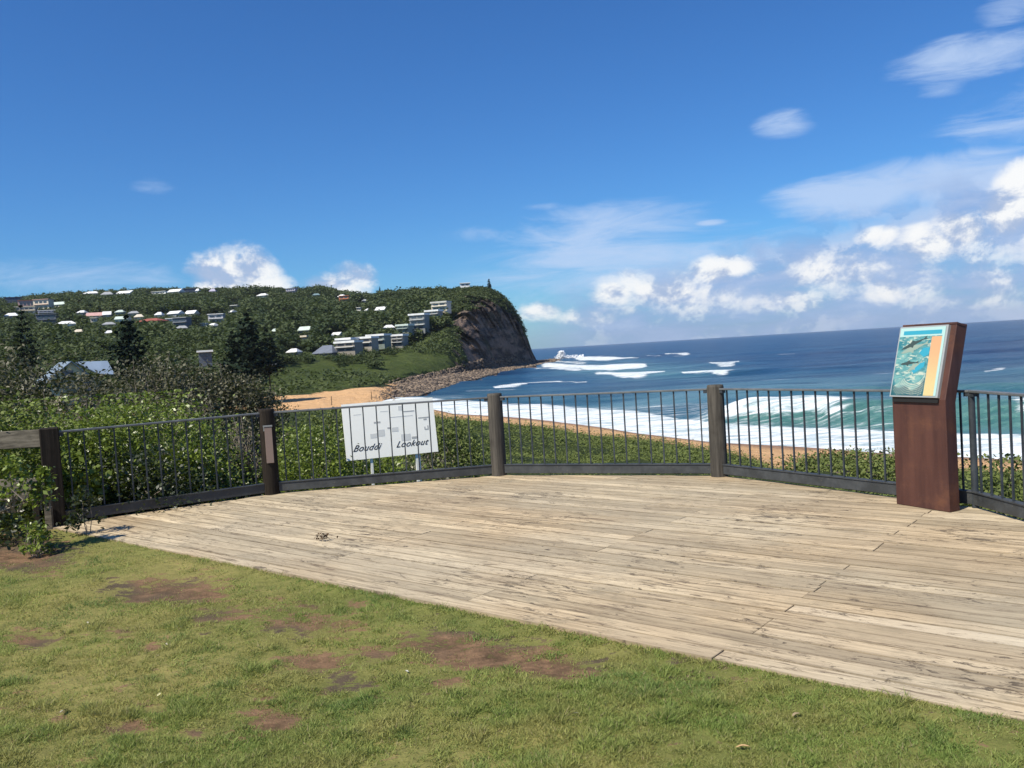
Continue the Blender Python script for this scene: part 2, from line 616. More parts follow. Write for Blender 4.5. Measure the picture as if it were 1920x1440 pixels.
M['textcol'] = material('orange_text_column', rough=.4, spec=.3, fn=_textcol)
M['aqua'] = material('aqua_print', (.04, .30, .40), .4, .3)
M['aqua_pale'] = material('pale_aqua_print', (.38, .56, .52), .4, .3)
M['fish_dark'] = material('dark_fish_print', (.045, .07, .065), .5, .3)
M['fish_mid'] = material('grey_green_print', (.26, .33, .27), .5, .3)
M['coral'] = material('coral_print', (.70, .66, .50), .5, .3)
M['coral_dark'] = material('deep_teal_print', (.02, .10, .12), .5, .3)
M['plaque'] = material('faded_plaque', (.23, .17, .14), .6, .3)


def _terrain(t, b, out):
    g = t.n('ShaderNodeTexCoord').outputs['Object']
    mk = t.n('ShaderNodeSeparateColor', {0: t.attr('mask').outputs['Color']})
    sand, rock, grass = mk.outputs[:3]
    nb = t.noise(g, .06, 9, .68)
    nf = t.noise(g, .5, 7, .7)
    ns = t.noise(t.scalev(g, (.02, .02, .14)), 1.0, 7, .62, .5)
    floor = t.mix(t.mapr(nf, .3, .7), (.030, .046, .022), (.070, .088, .036))
    gr = t.mix(t.mapr(nb, .35, .65), (.058, .082, .022), (.085, .108, .032))
    gr = t.mix(t.mapr(nf, .46, .66, 0, .8), gr, (.040, .055, .024))
    gr = t.mix(t.mapr(nf, .36, .24, 0, .5), gr, (.16, .12, .075))
    rk = t.mix(t.mapr(ns, .42, .60), (.075, .062, .056), (.32, .235, .185))
    rk = t.mix(t.mapr(nf, .52, .68, 0, .8), rk, (.30, .215, .16))
    rk = t.mix(t.mapr(nb, .52, .66, 0, .6), rk, (.070, .085, .045))
    sd = t.mix(t.mapr(nf, .3, .7), (.68, .40, .19), (.80, .51, .27))
    z = t.n('ShaderNodeSeparateXYZ', {0: g}).outputs[2]
    sd = t.mix(t.mapr(z, SEA+.50, SEA+.08), sd, (.36, .22, .145))
    e = t.m('MULTIPLY', t.m('SUBTRACT', nf, .5), .7)
    c = t.mix(t.mapr(t.m('ADD', grass, e), .35, .6), floor, gr)
    c = t.mix(t.mapr(t.m('ADD', rock, e), .4, .6), c, rk)
    c = t.mix(t.mapr(t.m('ADD', sand, t.m('MULTIPLY', e, .5)), .4, .6), c, sd)
    t.set(b.inputs['Base Color'], c)
    amp = t.m('ADD', 1.0, t.m('MULTIPLY', rock, 3.5))
    bump(t, b, t.m('MULTIPLY', amp, t.m('ADD', t.m('MULTIPLY', nb, 3.0), t.m('ADD', nf, t.m('MULTIPLY', ns, 1.5)))), .8, 1.6)


M['terrain'] = material('coastal_ground', rough=.95, spec=.05, fn=_terrain)


def _boulder(t, b, out):
    g = t.n('ShaderNodeTexCoord').outputs['Object']
    ti = t.attr('tint').outputs['Fac']
    c = t.mix(ti, (.07, .055, .042), (.31, .235, .165))
    c = t.mix(t.mapr(t.noise(g, 1.2, 5), .4, .7, 0, .6), c, (.11, .09, .08))
    t.set(b.inputs['Base Color'], c)


M['boulder'] = material('shore_boulder', rough=.9, spec=.1, fn=_boulder)


def _sea(t, b, out):
    g = t.n('ShaderNodeTexCoord').outputs['Object']
    foam = t.attr('foam').outputs['Fac']
    sh = t.attr('shallow').outputs['Fac']
    gn = t.attr('green').outputs['Fac']
    big = t.noise(t.scalev(g, (.0022, .012, .01), rot=(0, 0, .08)), 1.0, 13, .78, .3)
    mid = t.noise(t.scalev(g, (.022, .075, .05), rot=(0, 0, .15)), 1.0, 8, .7, .4)
    fin = t.noise(t.scalev(g, (.35, .75, .5), rot=(0, 0, .3)), 1.0, 5, .7, .5)
    deep = t.mix(t.mapr(big, .40, .60), (.004, .022, .074), (.010, .052, .120))
    deep = t.mix(t.mapr(mid, .44, .62, 0, .8), deep, (.018, .078, .145))
    deep = t.mix(t.mapr(mid, .50, .36, 0, .6), deep, (.004, .017, .050))
    shal = t.mix(t.mapr(mid, .40, .62), (.030, .120, .150), (.150, .290, .300))
    c = t.mix(sh, deep, shal)
    c = t.mix(gn, c, t.mix(t.mapr(fin, .3, .7), (.045, .145, .120), (.120, .255, .210)))
    fn_ = t.noise(t.scalev(g, (.10, .42, .4), rot=(0, 0, .12)), 1.0, 9, .74, .9)
    fm = t.mapr(t.m('ADD', foam, t.m('MULTIPLY', t.m('SUBTRACT', fn_, .5), 2.1)), .40, .95)
    fm = t.m('MULTIPLY', fm, t.mapr(foam, .02, .25))
    fcol = t.mix(t.mapr(t.m('ADD', fin, t.m('MULTIPLY', t.m('SUBTRACT', fn_, .5), 1.2)), .36, .62), (.50, .60, .62), (.86, .87, .87))
    c = t.mix(fm, c, fcol)
    t.set(b.inputs['Base Color'], c)
    t.set(b.inputs['Roughness'], t.mapr(fm, 0, 1, .28, .9))
    t.set(b.inputs['Specular IOR Level'], t.mapr(fm, 0, 1, .32, .05))
    bump(t, b, t.m('ADD', t.m('MULTIPLY', mid, 1.6), t.m('MULTIPLY', fin, .30)), 1.0, 1.5)


M['sea'] = material('sea_water', rough=.3, spec=.3, fn=_sea, IOR=1.33)
M['spray'] = material('white_spray', (.9, .92, .93), .9, .05)

# ------------------------------------------------------------------ land: knots of the ground profile, near to far
KN = []


def curve(pts):
    a = []
    for p in pts:
        if p[0] == 'z':
            q = on_z(p[1], p[2], p[3])
        elif p[0] == 'd':
            q = at_d(p[1], p[2], p[3])
        else:
            az = math.atan((p[1]-960)/F)
            q = (math.sin(az)*p[2], math.cos(az)*p[2], p[3])
        az, d = azd(q)
        a.append((az, d, q[2]))
    a.sort()
    a = np.array(a)
    KN.append(a)


curve([('a', -9000, 3, -.6), ('a', 9000, 3, -.6)])                                                   # 0
curve([('a', -6000, 10, -.35), ('a', 0, 10.6, -.35), ('a', 500, 12, -.45), ('a', 1300, 11.2, -.6), ('a', 1820, 8.3, -.6), ('a', 4000, 8, -.7)])   # 1
curve([('a', -6000, 60, -1.2), ('a', 0, 40, -1.4), ('a', 450, 30, -1.5), ('a', 700, 20, -1.6), ('a', 1300, 18, -1.7), ('a', 1900, 13, -1.5), ('a', 4000, 12, -1.6)])   # 2
curve([('a', -6000, 180, -8.8), ('z', 300, 775, -8.8), ('z', 520, 770, -8.8), ('z', 640, 764, -9), ('z', 740, 768, -9), ('z', 840, 786, -9), ('z', 950, 793, -9),
       ('z', 1100, 815, -9), ('z', 1340, 846, -9), ('z', 1400, 858, -9), ('z', 1440, 876, -8.9), ('z', 1515, 878, -8.9), ('z', 1540, 858, -9), ('z', 1680, 877, -9), ('z', 1900, 888, -9), ('a', 4000, 50, -9)])   # 3
curve([('a', -6000, 190, -9), ('a', 300, 195, -9), ('a', 640, 200, -9.3), ('z', 720, 757, -9.9), ('z', 760, 759, SEA), ('z', 850, 776, SEA), ('z', 950, 783, SEA),
       ('z', 1050, 792, SEA), ('z', 1200, 814, SEA), ('z', 1340, 830, SEA), ('z', 1500, 838, SEA), ('z', 1670, 851, SEA), ('z', 1900, 862, SEA), ('a', 4000, 60, SEA)])   # 4
curve([('a', -6000, 200, -9), ('a', 600, 210, -9.2), ('a', 700, 220, -9.7), ('a', 760, 232, -11), ('a', 800, 230, -14), ('a', 1000, 220, -15), ('a', 1900, 120, -15), ('a', 4000, 90, -15)])   # 5
curve([('a', -6000, 215, -8.8), ('a', 600, 220, -9.1), ('a', 700, 228, -9.9), ('z', 740, 750, SEA), ('z', 790, 738, SEA), ('z', 840, 724, SEA), ('z', 900, 708, SEA),
       ('z', 960, 694, SEA), ('z', 1000, 686, SEA), ('z', 1040, 678, SEA), ('a', 1062, 800, SEA-1), ('a', 1100, 800, -16), ('a', 4000, 800, -16)])   # 6
curve([('a', -6000, 260, -6), ('d', 300, 748, 262), ('d', 500, 741, 265), ('d', 600, 736, 272), ('d', 700, 723, 290), ('d', 780, 714, 335), ('d', 850, 702, 400),
       ('d', 900, 694, 470), ('d', 950, 688, 560), ('d', 1000, 680, 690), ('d', 1040, 675, 850), ('a', 1062, 860, SEA-.6), ('a', 1100, 860, -16), ('a', 4000, 860, -16)])   # 7
curve([('a', -6000, 320, 0), ('d', 300, 712, 315), ('d', 480, 700, 330), ('d', 560, 690, 360), ('d', 650, 672, 400), ('d', 740, 657, 440), ('d', 790, 640, 465),
       ('d', 835, 618, 480), ('d', 870, 592, 510), ('d', 900, 580, 550), ('d', 930, 574, 610), ('d', 955, 588, 660), ('d', 975, 616, 705), ('d', 990, 645, 740), ('d', 998, 662, 780),
       ('d', 1006, 678, 830), ('d', 1040, 674, 890), ('a', 1062, 900, SEA-.6), ('a', 1100, 900, -16), ('a', 4000, 900, -16)])   # 8
curve([('a', -6000, 1500, 70), ('d', -300, 575, 1400), ('d', 0, 568, 1300), ('d', 80, 560, 1300), ('d', 150, 555, 1300), ('d', 300, 548, 1300), ('d', 500, 547, 1250), ('d', 560, 549, 1200),
       ('d', 600, 544, 1150), ('d', 640, 552, 1100), ('d', 680, 560, 1000), ('d', 720, 558, 950), ('d', 780, 551, 850), ('d', 830, 553, 740), ('d', 845, 545, 700),
       ('d', 870, 539, 680), ('d', 900, 541, 670), ('d', 915, 544, 670), ('d', 930, 550, 680), ('d', 945, 559, 690), ('d', 960, 576, 710), ('d', 975, 603, 735),
       ('d', 990, 635, 765), ('d', 997, 657, 800), ('d', 1006, 676, 850), ('d', 1040, 673, 920), ('a', 1062, 930, SEA-.6), ('a', 1100, 930, -16), ('a', 4000, 930, -16)])   # 9
curve([('a', -6000, 2200, 20), ('a', 0, 1900, 20), ('a', 600, 1700, 10), ('a', 850, 900, 20), ('a', 1000, 900, -14), ('a', 4000, 1000, -16)])   # 10


def knots_at(az):
    az = np.asarray(az, float)
    D = np.stack([np.interp(az, k[:, 0], k[:, 1]) for k in KN])
    Z = np.stack([np.interp(az, k[:, 0], k[:, 2]) for k in KN])
    for i in range(1, len(D)):
        D[i] = np.maximum(D[i], D[i-1]+1.0)
    return D, Z


def hill_noise(x, y, s):
    px = 960+F*x/np.maximum(y, .1)
    return np.where((s > 8) & (s < 9) & (px < 850), (fbm(x*.012, y*.012, 31)-.5)*14*np.clip((s-8)*4, 0, 1)*np.clip((9-s)*4, 0, 1), 0)


def ground(x, y):
    """height of the land at world x, y and the profile position s"""
    x, y = np.asarray(x, float), np.asarray(y, float)
    az, d = np.arctan2(x, y), np.hypot(x, y)
    D, Z = knots_at(az)
    z = np.full(az.shape, -.6)
    s = np.zeros(az.shape)
    for k in range(len(D)-1):
        m = (d >= D[k]) & (d < D[k+1])
        f = (d-D[k])/(D[k+1]-D[k])
        z = np.where(m, Z[k]*(1-f)+Z[k+1]*f, z)
        s = np.where(m, k+f, s)
    return z+hill_noise(x, y, s), s


def px_of_az(az):
    return 960+F*np.tan(az)


def land_grid(name, az0, az1, ncol, seg):
    az = np.linspace(az0, az1, ncol)
    D, Z = knots_at(az)
    rows, S = [], []
    for k, n in seg:
        last = (k, n) == seg[-1]
        for i in range(n+(1 if last else 0)):
            f = i/n
            rows.append((D[k]*(1-f)+D[k+1]*f, Z[k]*(1-f)+Z[k+1]*f))
            S.append(k+f)
    d = np.stack([r[0] for r in rows])
    z = np.stack([r[1] for r in rows])
    S = np.array(S)[:, None]*np.ones(ncol)
    A = az[None, :]*np.ones_like(d)
    PX = px_of_az(A)
    X, Y = np.sin(A)*d, np.cos(A)*d
    e = fbm(X*.12, Y*.12, 5)-.5
    # relief
    zz = z.copy()
    near = (S > 1) & (S < 3)
    zz += np.where(near, (fbm(X*.15, Y*.15, 11)-.5)*1.2*np.clip(S-1, 0, 1)*np.clip(3-S, 0, 1)*2, 0)
    cl = sstep(838, 880, PX)*(S > 7)*(S < 9)
    edge = np.clip(S-7, 0, 1)*np.clip((9-S)*2, 0, 1)
    rid = np.abs(fbm(X*.035+Z[7][None, :]*.01, Y*.035+zz*.05, 21, 5)-.5)*2
    strat = fbm(zz*.22, X*.004, 27, 3)-.5
    d2 = d+cl*edge*((rid-.3)*62+strat*18+(fbm(X*.15, zz*.15, 23)-.5)*14)
    zz += cl*edge*(fbm(X*.08, Y*.08, 29)-.5)*7
    zz += hill_noise(X, Y, S)
    gslope = ((S > 7) & (S <= 8) & (PX < 860))
    zz += np.where(gslope, (fbm(X*.05, Y*.05, 33)-.5)*4*np.clip((S-7)*4, 0, 1)*np.clip((8-S)*4, 0, 1), 0)
    rockshelf = (S >= 6) & (S <= 7) & (PX > 760)
    zz += np.where(rockshelf, (fbm(X*.1, Y*.1, 35)-.5)*2.2, 0)
    X, Y = np.sin(A)*d2, np.cos(A)*d2
    # what covers the ground
    sand = sstep(2.93, 3.02, S+e*.12)*(S < 6) + (S >= 6)*(1-sstep(6.75, 7.05, S+e*.5))*(1-sstep(700, 800, PX+e*120))
    gap = np.exp(-((PX-1478)/34)**2)*sstep(2.1, 2.5, S)*(S < 3.2)
    sand = np.clip(sand+gap*1.3, 0, 1)
    rock = (S >= 5.5)*(1-sstep(7.0, 7.12, S+e*.3))*sstep(690, 800, PX+e*120)+sstep(838, 900, PX+e*90)*(S > 7)*(1-sstep(8.2, 8.9, S+e*1.6))
    grass = (S > 7)*(1-sstep(8.0, 8.12, S+e*.3))*1.0 + (S >= 8)*sstep(842, 858, PX+e*20)*.9*(1-sstep(8.5, 9, S+e)*.6)
    grass = np.clip(grass+(S < 3)*.45, 0, 1)
    mask = np.stack([np.clip(sand, 0, 1), np.clip(rock, 0, 1), grass], -1).reshape(-1, 3)
    V = np.stack([X, Y, zz], -1).reshape(-1, 3)
    R, C = d.shape
    i = np.arange(R-1)[:, None]*C+np.arange(C-1)[None, :]
    Q = np.stack([i, i+1, i+C+1, i+C], -1).reshape(-1, 4)
    me = np_mesh(name, V, quads=Q[:, ::-1], smooth=True, attrs={'mask': ('POINT', mask)})
    return add(name, me, M['terrain'])


dune = land_grid('sand_dune', math.radians(-82), math.radians(82), 520, [(0, 3), (1, 24), (2, 60), (3, 16), (4, 4)])
tag(dune, kind='structure')
head = land_grid('headland', math.radians(-50), math.radians(4.6), 760, [(5, 5), (6, 24), (7, 70), (8, 80), (9, 4)])
tag(head, kind='structure')

# ------------------------------------------------------------------ sea
def build_sea():
    C, R = 720, 370
    az = np.linspace(math.radians(-40), math.radians(52), C)
    u = np.linspace(1/44.0, 1/13400.0, R)
    d = 1/u
    A, D = np.meshgrid(az, d)
    X, Y = np.sin(A)*D, np.cos(A)*D
    PX, PY = project(np.stack([X, Y, np.full_like(X, SEA)], -1))
    Z = np.full_like(X, SEA)
    foam = np.zeros_like(X)
    shore = np.interp(A, KN[4][:, 0], KN[4][:, 1])
    W = fbm(X*.02, Y*.02, 41)-.5
    # swell
    Z += (np.sin(D/9+W*7)*.28+np.sin(D/23+W*9+A*3)*.45)*sstep(90, 160, D)*(1-sstep(900, 2500, D))
    # the plunging wave off the beach
    dc = 126+6*np.sin(A*9)+(fbm(A*30, A*0, 43)-.5)*4
    amp = 2.5*sstep(1285, 1420, PX)
    prof = np.where(D < dc, sstep(-15, 0, D-dc)**1.3, 1-sstep(0, 34, D-dc))
    Z += amp*prof
    green = .85*amp/2.5*sstep(-17, -9, D-dc)*(1-sstep(-1.5, 3, D-dc))
    brk = sstep(1300, 1350, PX)*(1-sstep(1540, 1640, PX+W*60))
    brk = np.maximum(brk, sstep(1880, 1915, PX)*.6)
    foam = np.maximum(foam, brk*sstep(-11, -5, D-dc+W*8)*(1-sstep(2, 7, D-dc)))
    # a second smaller one
    dc2 = 176+8*np.sin(A*7+1)
    prof2 = np.where(D < dc2, sstep(-12, 0, D-dc2), 1-sstep(0, 30, D-dc2))
    Z += 1.1*prof2*sstep(1300, 1500, PX)
    green = np.maximum(green, .5*prof2*(D < dc2)*sstep(1500, 1650, PX))
    # surf on the sand
    yup = np.interp(PX, [740, 790, 850, 940, 1100, 1200, 1340, 1500, 1670, 1920, 2300], [744, 745, 750, 755, 757, 772, 796, 800, 807, 813, 830])
    band = sstep(-4, 3, PY-yup+W*10)
    foam = np.maximum(foam, band*sstep(-3, 3, D-shore+2)*.98)
    st = sstep(1000, 1080, PX)*sstep(752, 760, PY)*(1-sstep(1650, 1800, PX))
    foam = np.maximum(foam, .50*st*(PY > 752)*(PY < yup+3)*np.where(PX > 1345, sstep(783, 792, PY), 1))
    foam = np.maximum(foam, .42*sstep(780, 800, PX)*(1-sstep(860, 960, PX))*sstep(733, 740, PY))

    def stroke(pts, th, k=1.0):
        best = np.zeros_like(X)
        for (x0, y0), (x1, y1), t0, t1 in zip(pts[:-1], pts[1:], th[:-1], th[1:]):
            f = np.clip((PX-x0)/(x1-x0), -.15, 1.15)
            yy = y0+(y1-y0)*f
            tt = np.maximum(.3, t0+(t1-t0)*f)
            over = np.maximum(0, np.maximum(x0-PX, PX-x1))
            q = 1-sstep(.55, 1.25, np.sqrt(((PY-yy+W*2)/tt)**2+(over/(6*tt))**2))
            best = np.maximum(best, q)
        return best*k
    for pts, th, k in [
        ([(931, 723), (965, 720), (991, 717), (1040, 714), (1100, 713)], [1.6, 2.4, 1.1, 1.0, .6], .8),
        ([(1092, 673), (1130, 673), (1192, 671)], [3, 4.5, 1.4], 1.0),
        ([(1035, 685), (1100, 688), (1150, 689), (1200, 686)], [4, 5, 5, 3], 1.0),
        ([(1125, 698), (1180, 701), (1240, 696)], [2.5, 6, 2], 1.0),
        ([(1012, 691), (1075, 692)], [2, 3], .8),
        ([(1040, 678), (1085, 680)], [2, 3], .7),
        ([(1333, 681), (1360, 682), (1384, 679)], [1.4, 3.2, 1.2], .8),
        ([(1286, 699), (1332, 698)], [2, 2.2], .9), ([(1334, 697), (1350, 698), (1372, 696)], [2, 3.2, 2], .95),
        ([(1250, 664), (1284, 664)], [1.2, 1.8], .8), ([(1215, 667), (1236, 667)], [1, 1], .6), ([(1262, 668), (1280, 668)], [1, 1], .6),
        ([(1460, 664), (1490, 663)], [.9, .9], .6), ([(1570, 690), (1600, 688)], [1, 1], .5), ([(1850, 696), (1880, 694)], [1.3, 1.3], .7), ([(1640, 700), (1662, 699)], [1, 1], .5),
        ([(1430, 712), (1480, 710)], [1, 1], .5), ([(1870, 668), (1895, 667)], [1, 1], .5), ([(880, 730), (960, 726)], [1.5, 1.5], .5)]:
        foam = np.maximum(foam, stroke(pts, th, k))
    ref = np.exp(-(((PX-1110)/120)**2+((PY-687)/15)**2))
    foam = np.maximum(foam, ref*.42)
    shallow = 1-sstep(110, 330, D)
    teal = np.exp(-(((PX-1230)/150)**2+((PY-697)/16)**2))*.75+ref*.3+.35*np.exp(-(((PX-950)/120)**2+((PY-735)/18)**2))
    shallow = np.clip(np.maximum(shallow*.75, teal), 0, 1)
    V = np.stack([X, Y, Z], -1).reshape(-1, 3)
    i = np.arange(R-1)[:, None]*C+np.arange(C-1)[None, :]
    Q = np.stack([i, i+1, i+C+1, i+C], -1).reshape(-1, 4)
    me = np_mesh('sea', V, quads=Q[:, ::-1], smooth=True, attrs={'foam': ('POINT', foam.ravel()), 'shallow': ('POINT', shallow.ravel()), 'green': ('POINT', green.ravel())})
    tag(add('sea', me, M['sea']), kind='structure')


build_sea()

# ------------------------------------------------------------------ deck
PA, PB = on_z(105, 990, 0), on_z(1920, 1350, 0)
dx = PA[:2]-PB[:2]
LEN = np.linalg.norm(dx)
ux = dx/LEN                       # along the boards, towards the left rear corner
uy = np.array([ux[1], -ux[0]])    # away from the lawn
if uy[1] < 0:
    uy = -uy
POSTS = [on_z(106, 984, 0), on_z(510, 926, 0), on_z(936, 891, 0), on_z(1349, 892, 0)]
p4, q4 = POSTS[3], on_z(1680, 933, 0)
dirn = (q4-p4)/np.linalg.norm(q4-p4)
POSTS.append(p4+dirn*3.0)
POSTS.append(POSTS[4]+np.array([.20, -2.75, 0]))
POSTS.append(POSTS[5]+np.array([-.5, -2.7, 0]))


def clip_poly(poly, n, c):
    """keep the side where dot(p, n) <= c"""
    out = []
    for i in range(len(poly)):
        a, b = poly[i], poly[(i+1) % len(poly)]
        da, db = np.dot(a, n)-c, np.dot(b, n)-c
        if da <= 0:
            out.append(a)
        if (da < 0) != (db < 0) and abs(da-db) > 1e-9:
            out.append(a+(b-a)*da/(da-db))
    return out


def build_deck():
    org = PB[:2]-ux*2.6            # start beyond the right edge of the frame
    ang = math.atan2(ux[1], ux[0])
    root = thing('viewing_deck', 'pale weathered timber viewing deck beside the lawn inside the balustrade', 'deck', (org[0], org[1], 0), ang)
    sgn = 1 if np.dot(np.array([-math.sin(ang), math.cos(ang)]), uy) > 0 else -1
    to = lambda p: np.array([np.dot(p[:2]-org, ux), np.dot(p[:2]-org, uy)*sgn])
    planes = []
    ring = [to(p) for p in POSTS]
    cen = to(np.array([0.5, 7.0, 0]))
    for a, b in zip(ring[:-1], ring[1:]):
        e = b-a
        n = np.array([e[1], -e[0]])/np.linalg.norm(e)
        if np.dot(cen-a, n) > 0:
            n = -n
        planes.append((n, np.dot(a, n)+.03))
    rs = np.random.RandomState(4)
    w, gap = .137, .009
    y = 0.0
    L = LEN+2.6+.05
    k = 0
    joists = np.arange(.35, 30, 1.8)
    while y < 9.0:
        xs = [-.01]
        x = joists[(0, 0, 2, 1, 0, 2, 3, 1)[rs.randint(8)]]
        while x < L+2:
            xs.append(x+rs.uniform(-.012, .012))
            x += rs.choice([3.6, 3.6, 3.6, 5.4])
        xs.append(L+2)
        for x0, x1 in zip(xs[:-1], xs[1:]):
            poly = [np.array([x0+.003, sgn*y]), np.array([x1-.003, sgn*y]), np.array([x1-.003, sgn*(y+w)]), np.array([x0+.003, sgn*(y+w)])]
            for n, c in planes:
                if len(poly) > 2:
                    poly = clip_poly(poly, n, c)
            if len(poly) < 3:
                continue
            P = np.array(poly)
            area = abs(np.sum(P[:, 0]*np.roll(P[:, 1], -1)-P[:, 1]*np.roll(P[:, 0], -1)))/2
            if area < .01:
                continue
            if np.sum(P[:, 0]*np.roll(P[:, 1], -1)-P[:, 1]*np.roll(P[:, 0], -1)) < 0:
                P = P[::-1]
            dz = rs.uniform(-.0025, .0025)
            mb = MB()
            n = len(P)
            c0 = P.mean(0)
            ins = [p+(c0-p)/max(np.linalg.norm(c0-p), .01)*.003 for p in P]
            V = [(p[0], p[1], -.035) for p in P]+[(p[0], p[1], dz-.003) for p in P]+[(p[0], p[1], dz) for p in ins]
            Fs = [tuple(2*n+i for i in range(n))]+[(i, (i+1) % n, n+(i+1) % n, n+i) for i in range(n)]+[(n+i, n+(i+1) % n, 2*n+(i+1) % n, 2*n+i) for i in range(n)]
            mb.raw(V, Fs).obj('board', M['board'], root)
        y += w+gap
        k += 1
    # dark frame below the boards
    P = [np.array([-.01, 0]), np.array([L+2, 0]), np.array([L+2, 9*sgn]), np.array([-.01, 9*sgn])]
    for n, c in planes:
        P = clip_poly(P, n, c-.03)
    P = np.array(P)
    if np.sum(P[:, 0]*np.roll(P[:, 1], -1)-P[:, 1]*np.roll(P[:, 0], -1)) < 0:
        P = P[::-1]
    MB().prism([tuple(p) for p in P], -.30, -.039).obj('subframe', M['joist'], root)


build_deck()

# ------------------------------------------------------------------ lawn
DIRT = [(320, 1105, 110, 24, 1), (40, 1035, 90, 34, 1.1), (60, 1195, 55, 16, .7), (230, 1178, 50, 14, .5), (600, 1235, 75, 18, .9), (700, 1222, 50, 16, .8), (830, 1205, 90, 24, .9), (1040, 1245, 90, 26, 1.0),
        (920, 1225, 110, 24, 1), (640, 1275, 60, 14, .8), (590, 1165, 90, 26, .7), (510, 1345, 50, 26, 1.1), (250, 1367, 40, 12, 1), (490, 1306, 40, 12, .9), (560, 1135, 60, 14, .6), (660, 1130, 30, 10, .6),
        (290, 1325, 26, 9, .8), (840, 1275, 40, 12, .7), (960, 1355, 40, 12, .6), (430, 1150, 80, 22, .6), (370, 1378, 30, 8, .6), (280, 1210, 30, 10, .8), (760, 1300, 60, 14, .5), (1880, 1395, 40, 14, .4)]


def lawn_side(x, y):
    """signed distance to the deck's front edge, positive on the lawn"""
    return -((x-PB[0])*uy[0]+(y-PB[1])*uy[1])


def dirt_at(x, y):
    m = np.zeros_like(x)
    PX, PY = project(np.stack([x, y, np.full_like(x, -.02)], -1))
    for cx, cy, rx, ry, k in DIRT:
        r = ((PX-cx)/rx)**2+((PY-cy)/ry)**2
        m = np.maximum(m, k*np.exp(-r*.9))
    m = m*(y > 1)*(.45+1.1*fbm(x*3.2, y*3.2, 53))
    m += .25*sstep(.60, .75, fbm(x*1.2+5, y*1.2, 51))
    return np.clip(m, 0, 1)


def lawn_z(x, y):
    return -.012+(fbm(x*1.1, y*1.1, 61)-.5)*.05+(fbm(x*5, y*5, 63)-.5)*.030+(fbm(x*13, y*13, 65, 2)-.5)*.016-dirt_at(x, y)*.022


def build_lawn():
    xs, ys = np.arange(-16, 9.01, .09), np.arange(-6, 11.01, .09)
    X, Y = np.meshgrid(xs, ys)
    s = lawn_side(X, Y)
    Z = lawn_z(X, Y)
    Z = Z*sstep(-.01, .12, s)-.008
    Z = np.where(s < 0, -.02, Z)
    Z = np.where(s < -.14, -.12, Z)
    # behind the left timber fence the ground drops into the scrub
    pxl = (Y > POSTS[0][1]+.1+(X-POSTS[0][0])*(-.05)) & (X < POSTS[0][0]+.2)
    Z = np.where(pxl, Z-.1, Z)
    V = np.stack([X, Y, Z], -1).reshape(-1, 3)
    R, C = X.shape
    i = np.arange(R-1)[:, None]*C+np.arange(C-1)[None, :]
    Q = np.stack([i, i+1, i+C+1, i+C], -1).reshape(-1, 4)
    cx, cy = X[:-1, :-1].ravel(), Y[:-1, :-1].ravel()
    keep = (lawn_side(cx, cy) > -.35) & ((lawn_side(cx, cy) > .1) | (cx > POSTS[0][0]-.3) | True)
    keep &= ~((cy > 9.8) & (cx > -4.0))
    me = np_mesh('lawn', V, quads=Q[keep], smooth=True, attrs={'dirt': ('POINT', dirt_at(X, Y).ravel())})
    tag(add('lawn', me, M['lawn']), kind='structure')
    # grass blades
    rs = np.random.RandomState(7)
    n = 760000
    px, py = rs.uniform(-260, 2180, n), rs.uniform(990, 1500, n)
    q = np.stack([(px-960)/F, -(py-720)/F, -np.ones(n)], -1) @ RN.T
    tt = -EYE/q[:, 2]
    x, y = q[:, 0]*tt, q[:, 1]*tt
    s = lawn_side(x, y)+(fbm(x*6, y*6, 71)-.5)*.05
    d = dirt_at(x, y)
    den = np.clip(1.0-d*1.15+(fbm(x*9, y*9, 73)-.5)*2.3+(fbm(x*1.6, y*2.2, 74)-.5)*1.6, .06, 1)
    k = (s > 0.0) & (rs.rand(n) < den) & (y < 9.6) & ((x > -8))
    x, y, d = x[k], y[k], d[k]
    n = len(x)
    clump = fbm(x*3, y*3, 75)
    h = (.007+.013*rs.rand(n)**1.5)*(.5+1.2*clump)*(1-.5*d)*(1+1.1*sstep(.55, .72, fbm(x*9, y*9, 77)))
    z = lawn_z(x, y)*sstep(-.01, .12, lawn_side(x, y))-.012
    a = rs.uniform(0, 2*math.pi, n)
    w = .0018+.0020*rs.rand(n)
    lean = rs.normal(size=(n, 2))*h[:, None]*.75
    V = np.empty((n, 3, 3))
    V[:, 0] = np.stack([x-np.cos(a)*w, y-np.sin(a)*w, z], -1)
    V[:, 1] = np.stack([x+np.cos(a)*w, y+np.sin(a)*w, z], -1)
    V[:, 2] = np.stack([x+lean[:, 0], y+lean[:, 1], z+h], -1)
    me = np_mesh('grass', V.reshape(-1, 3), tris=np.arange(3*n).reshape(n, 3), attrs={'tint': ('FACE', rs.rand(n))})
    tag(add('grass', me, M['blade']), 'short patchy green grass growing on the lawn in front of the deck', 'grass', kind='stuff')


build_lawn()


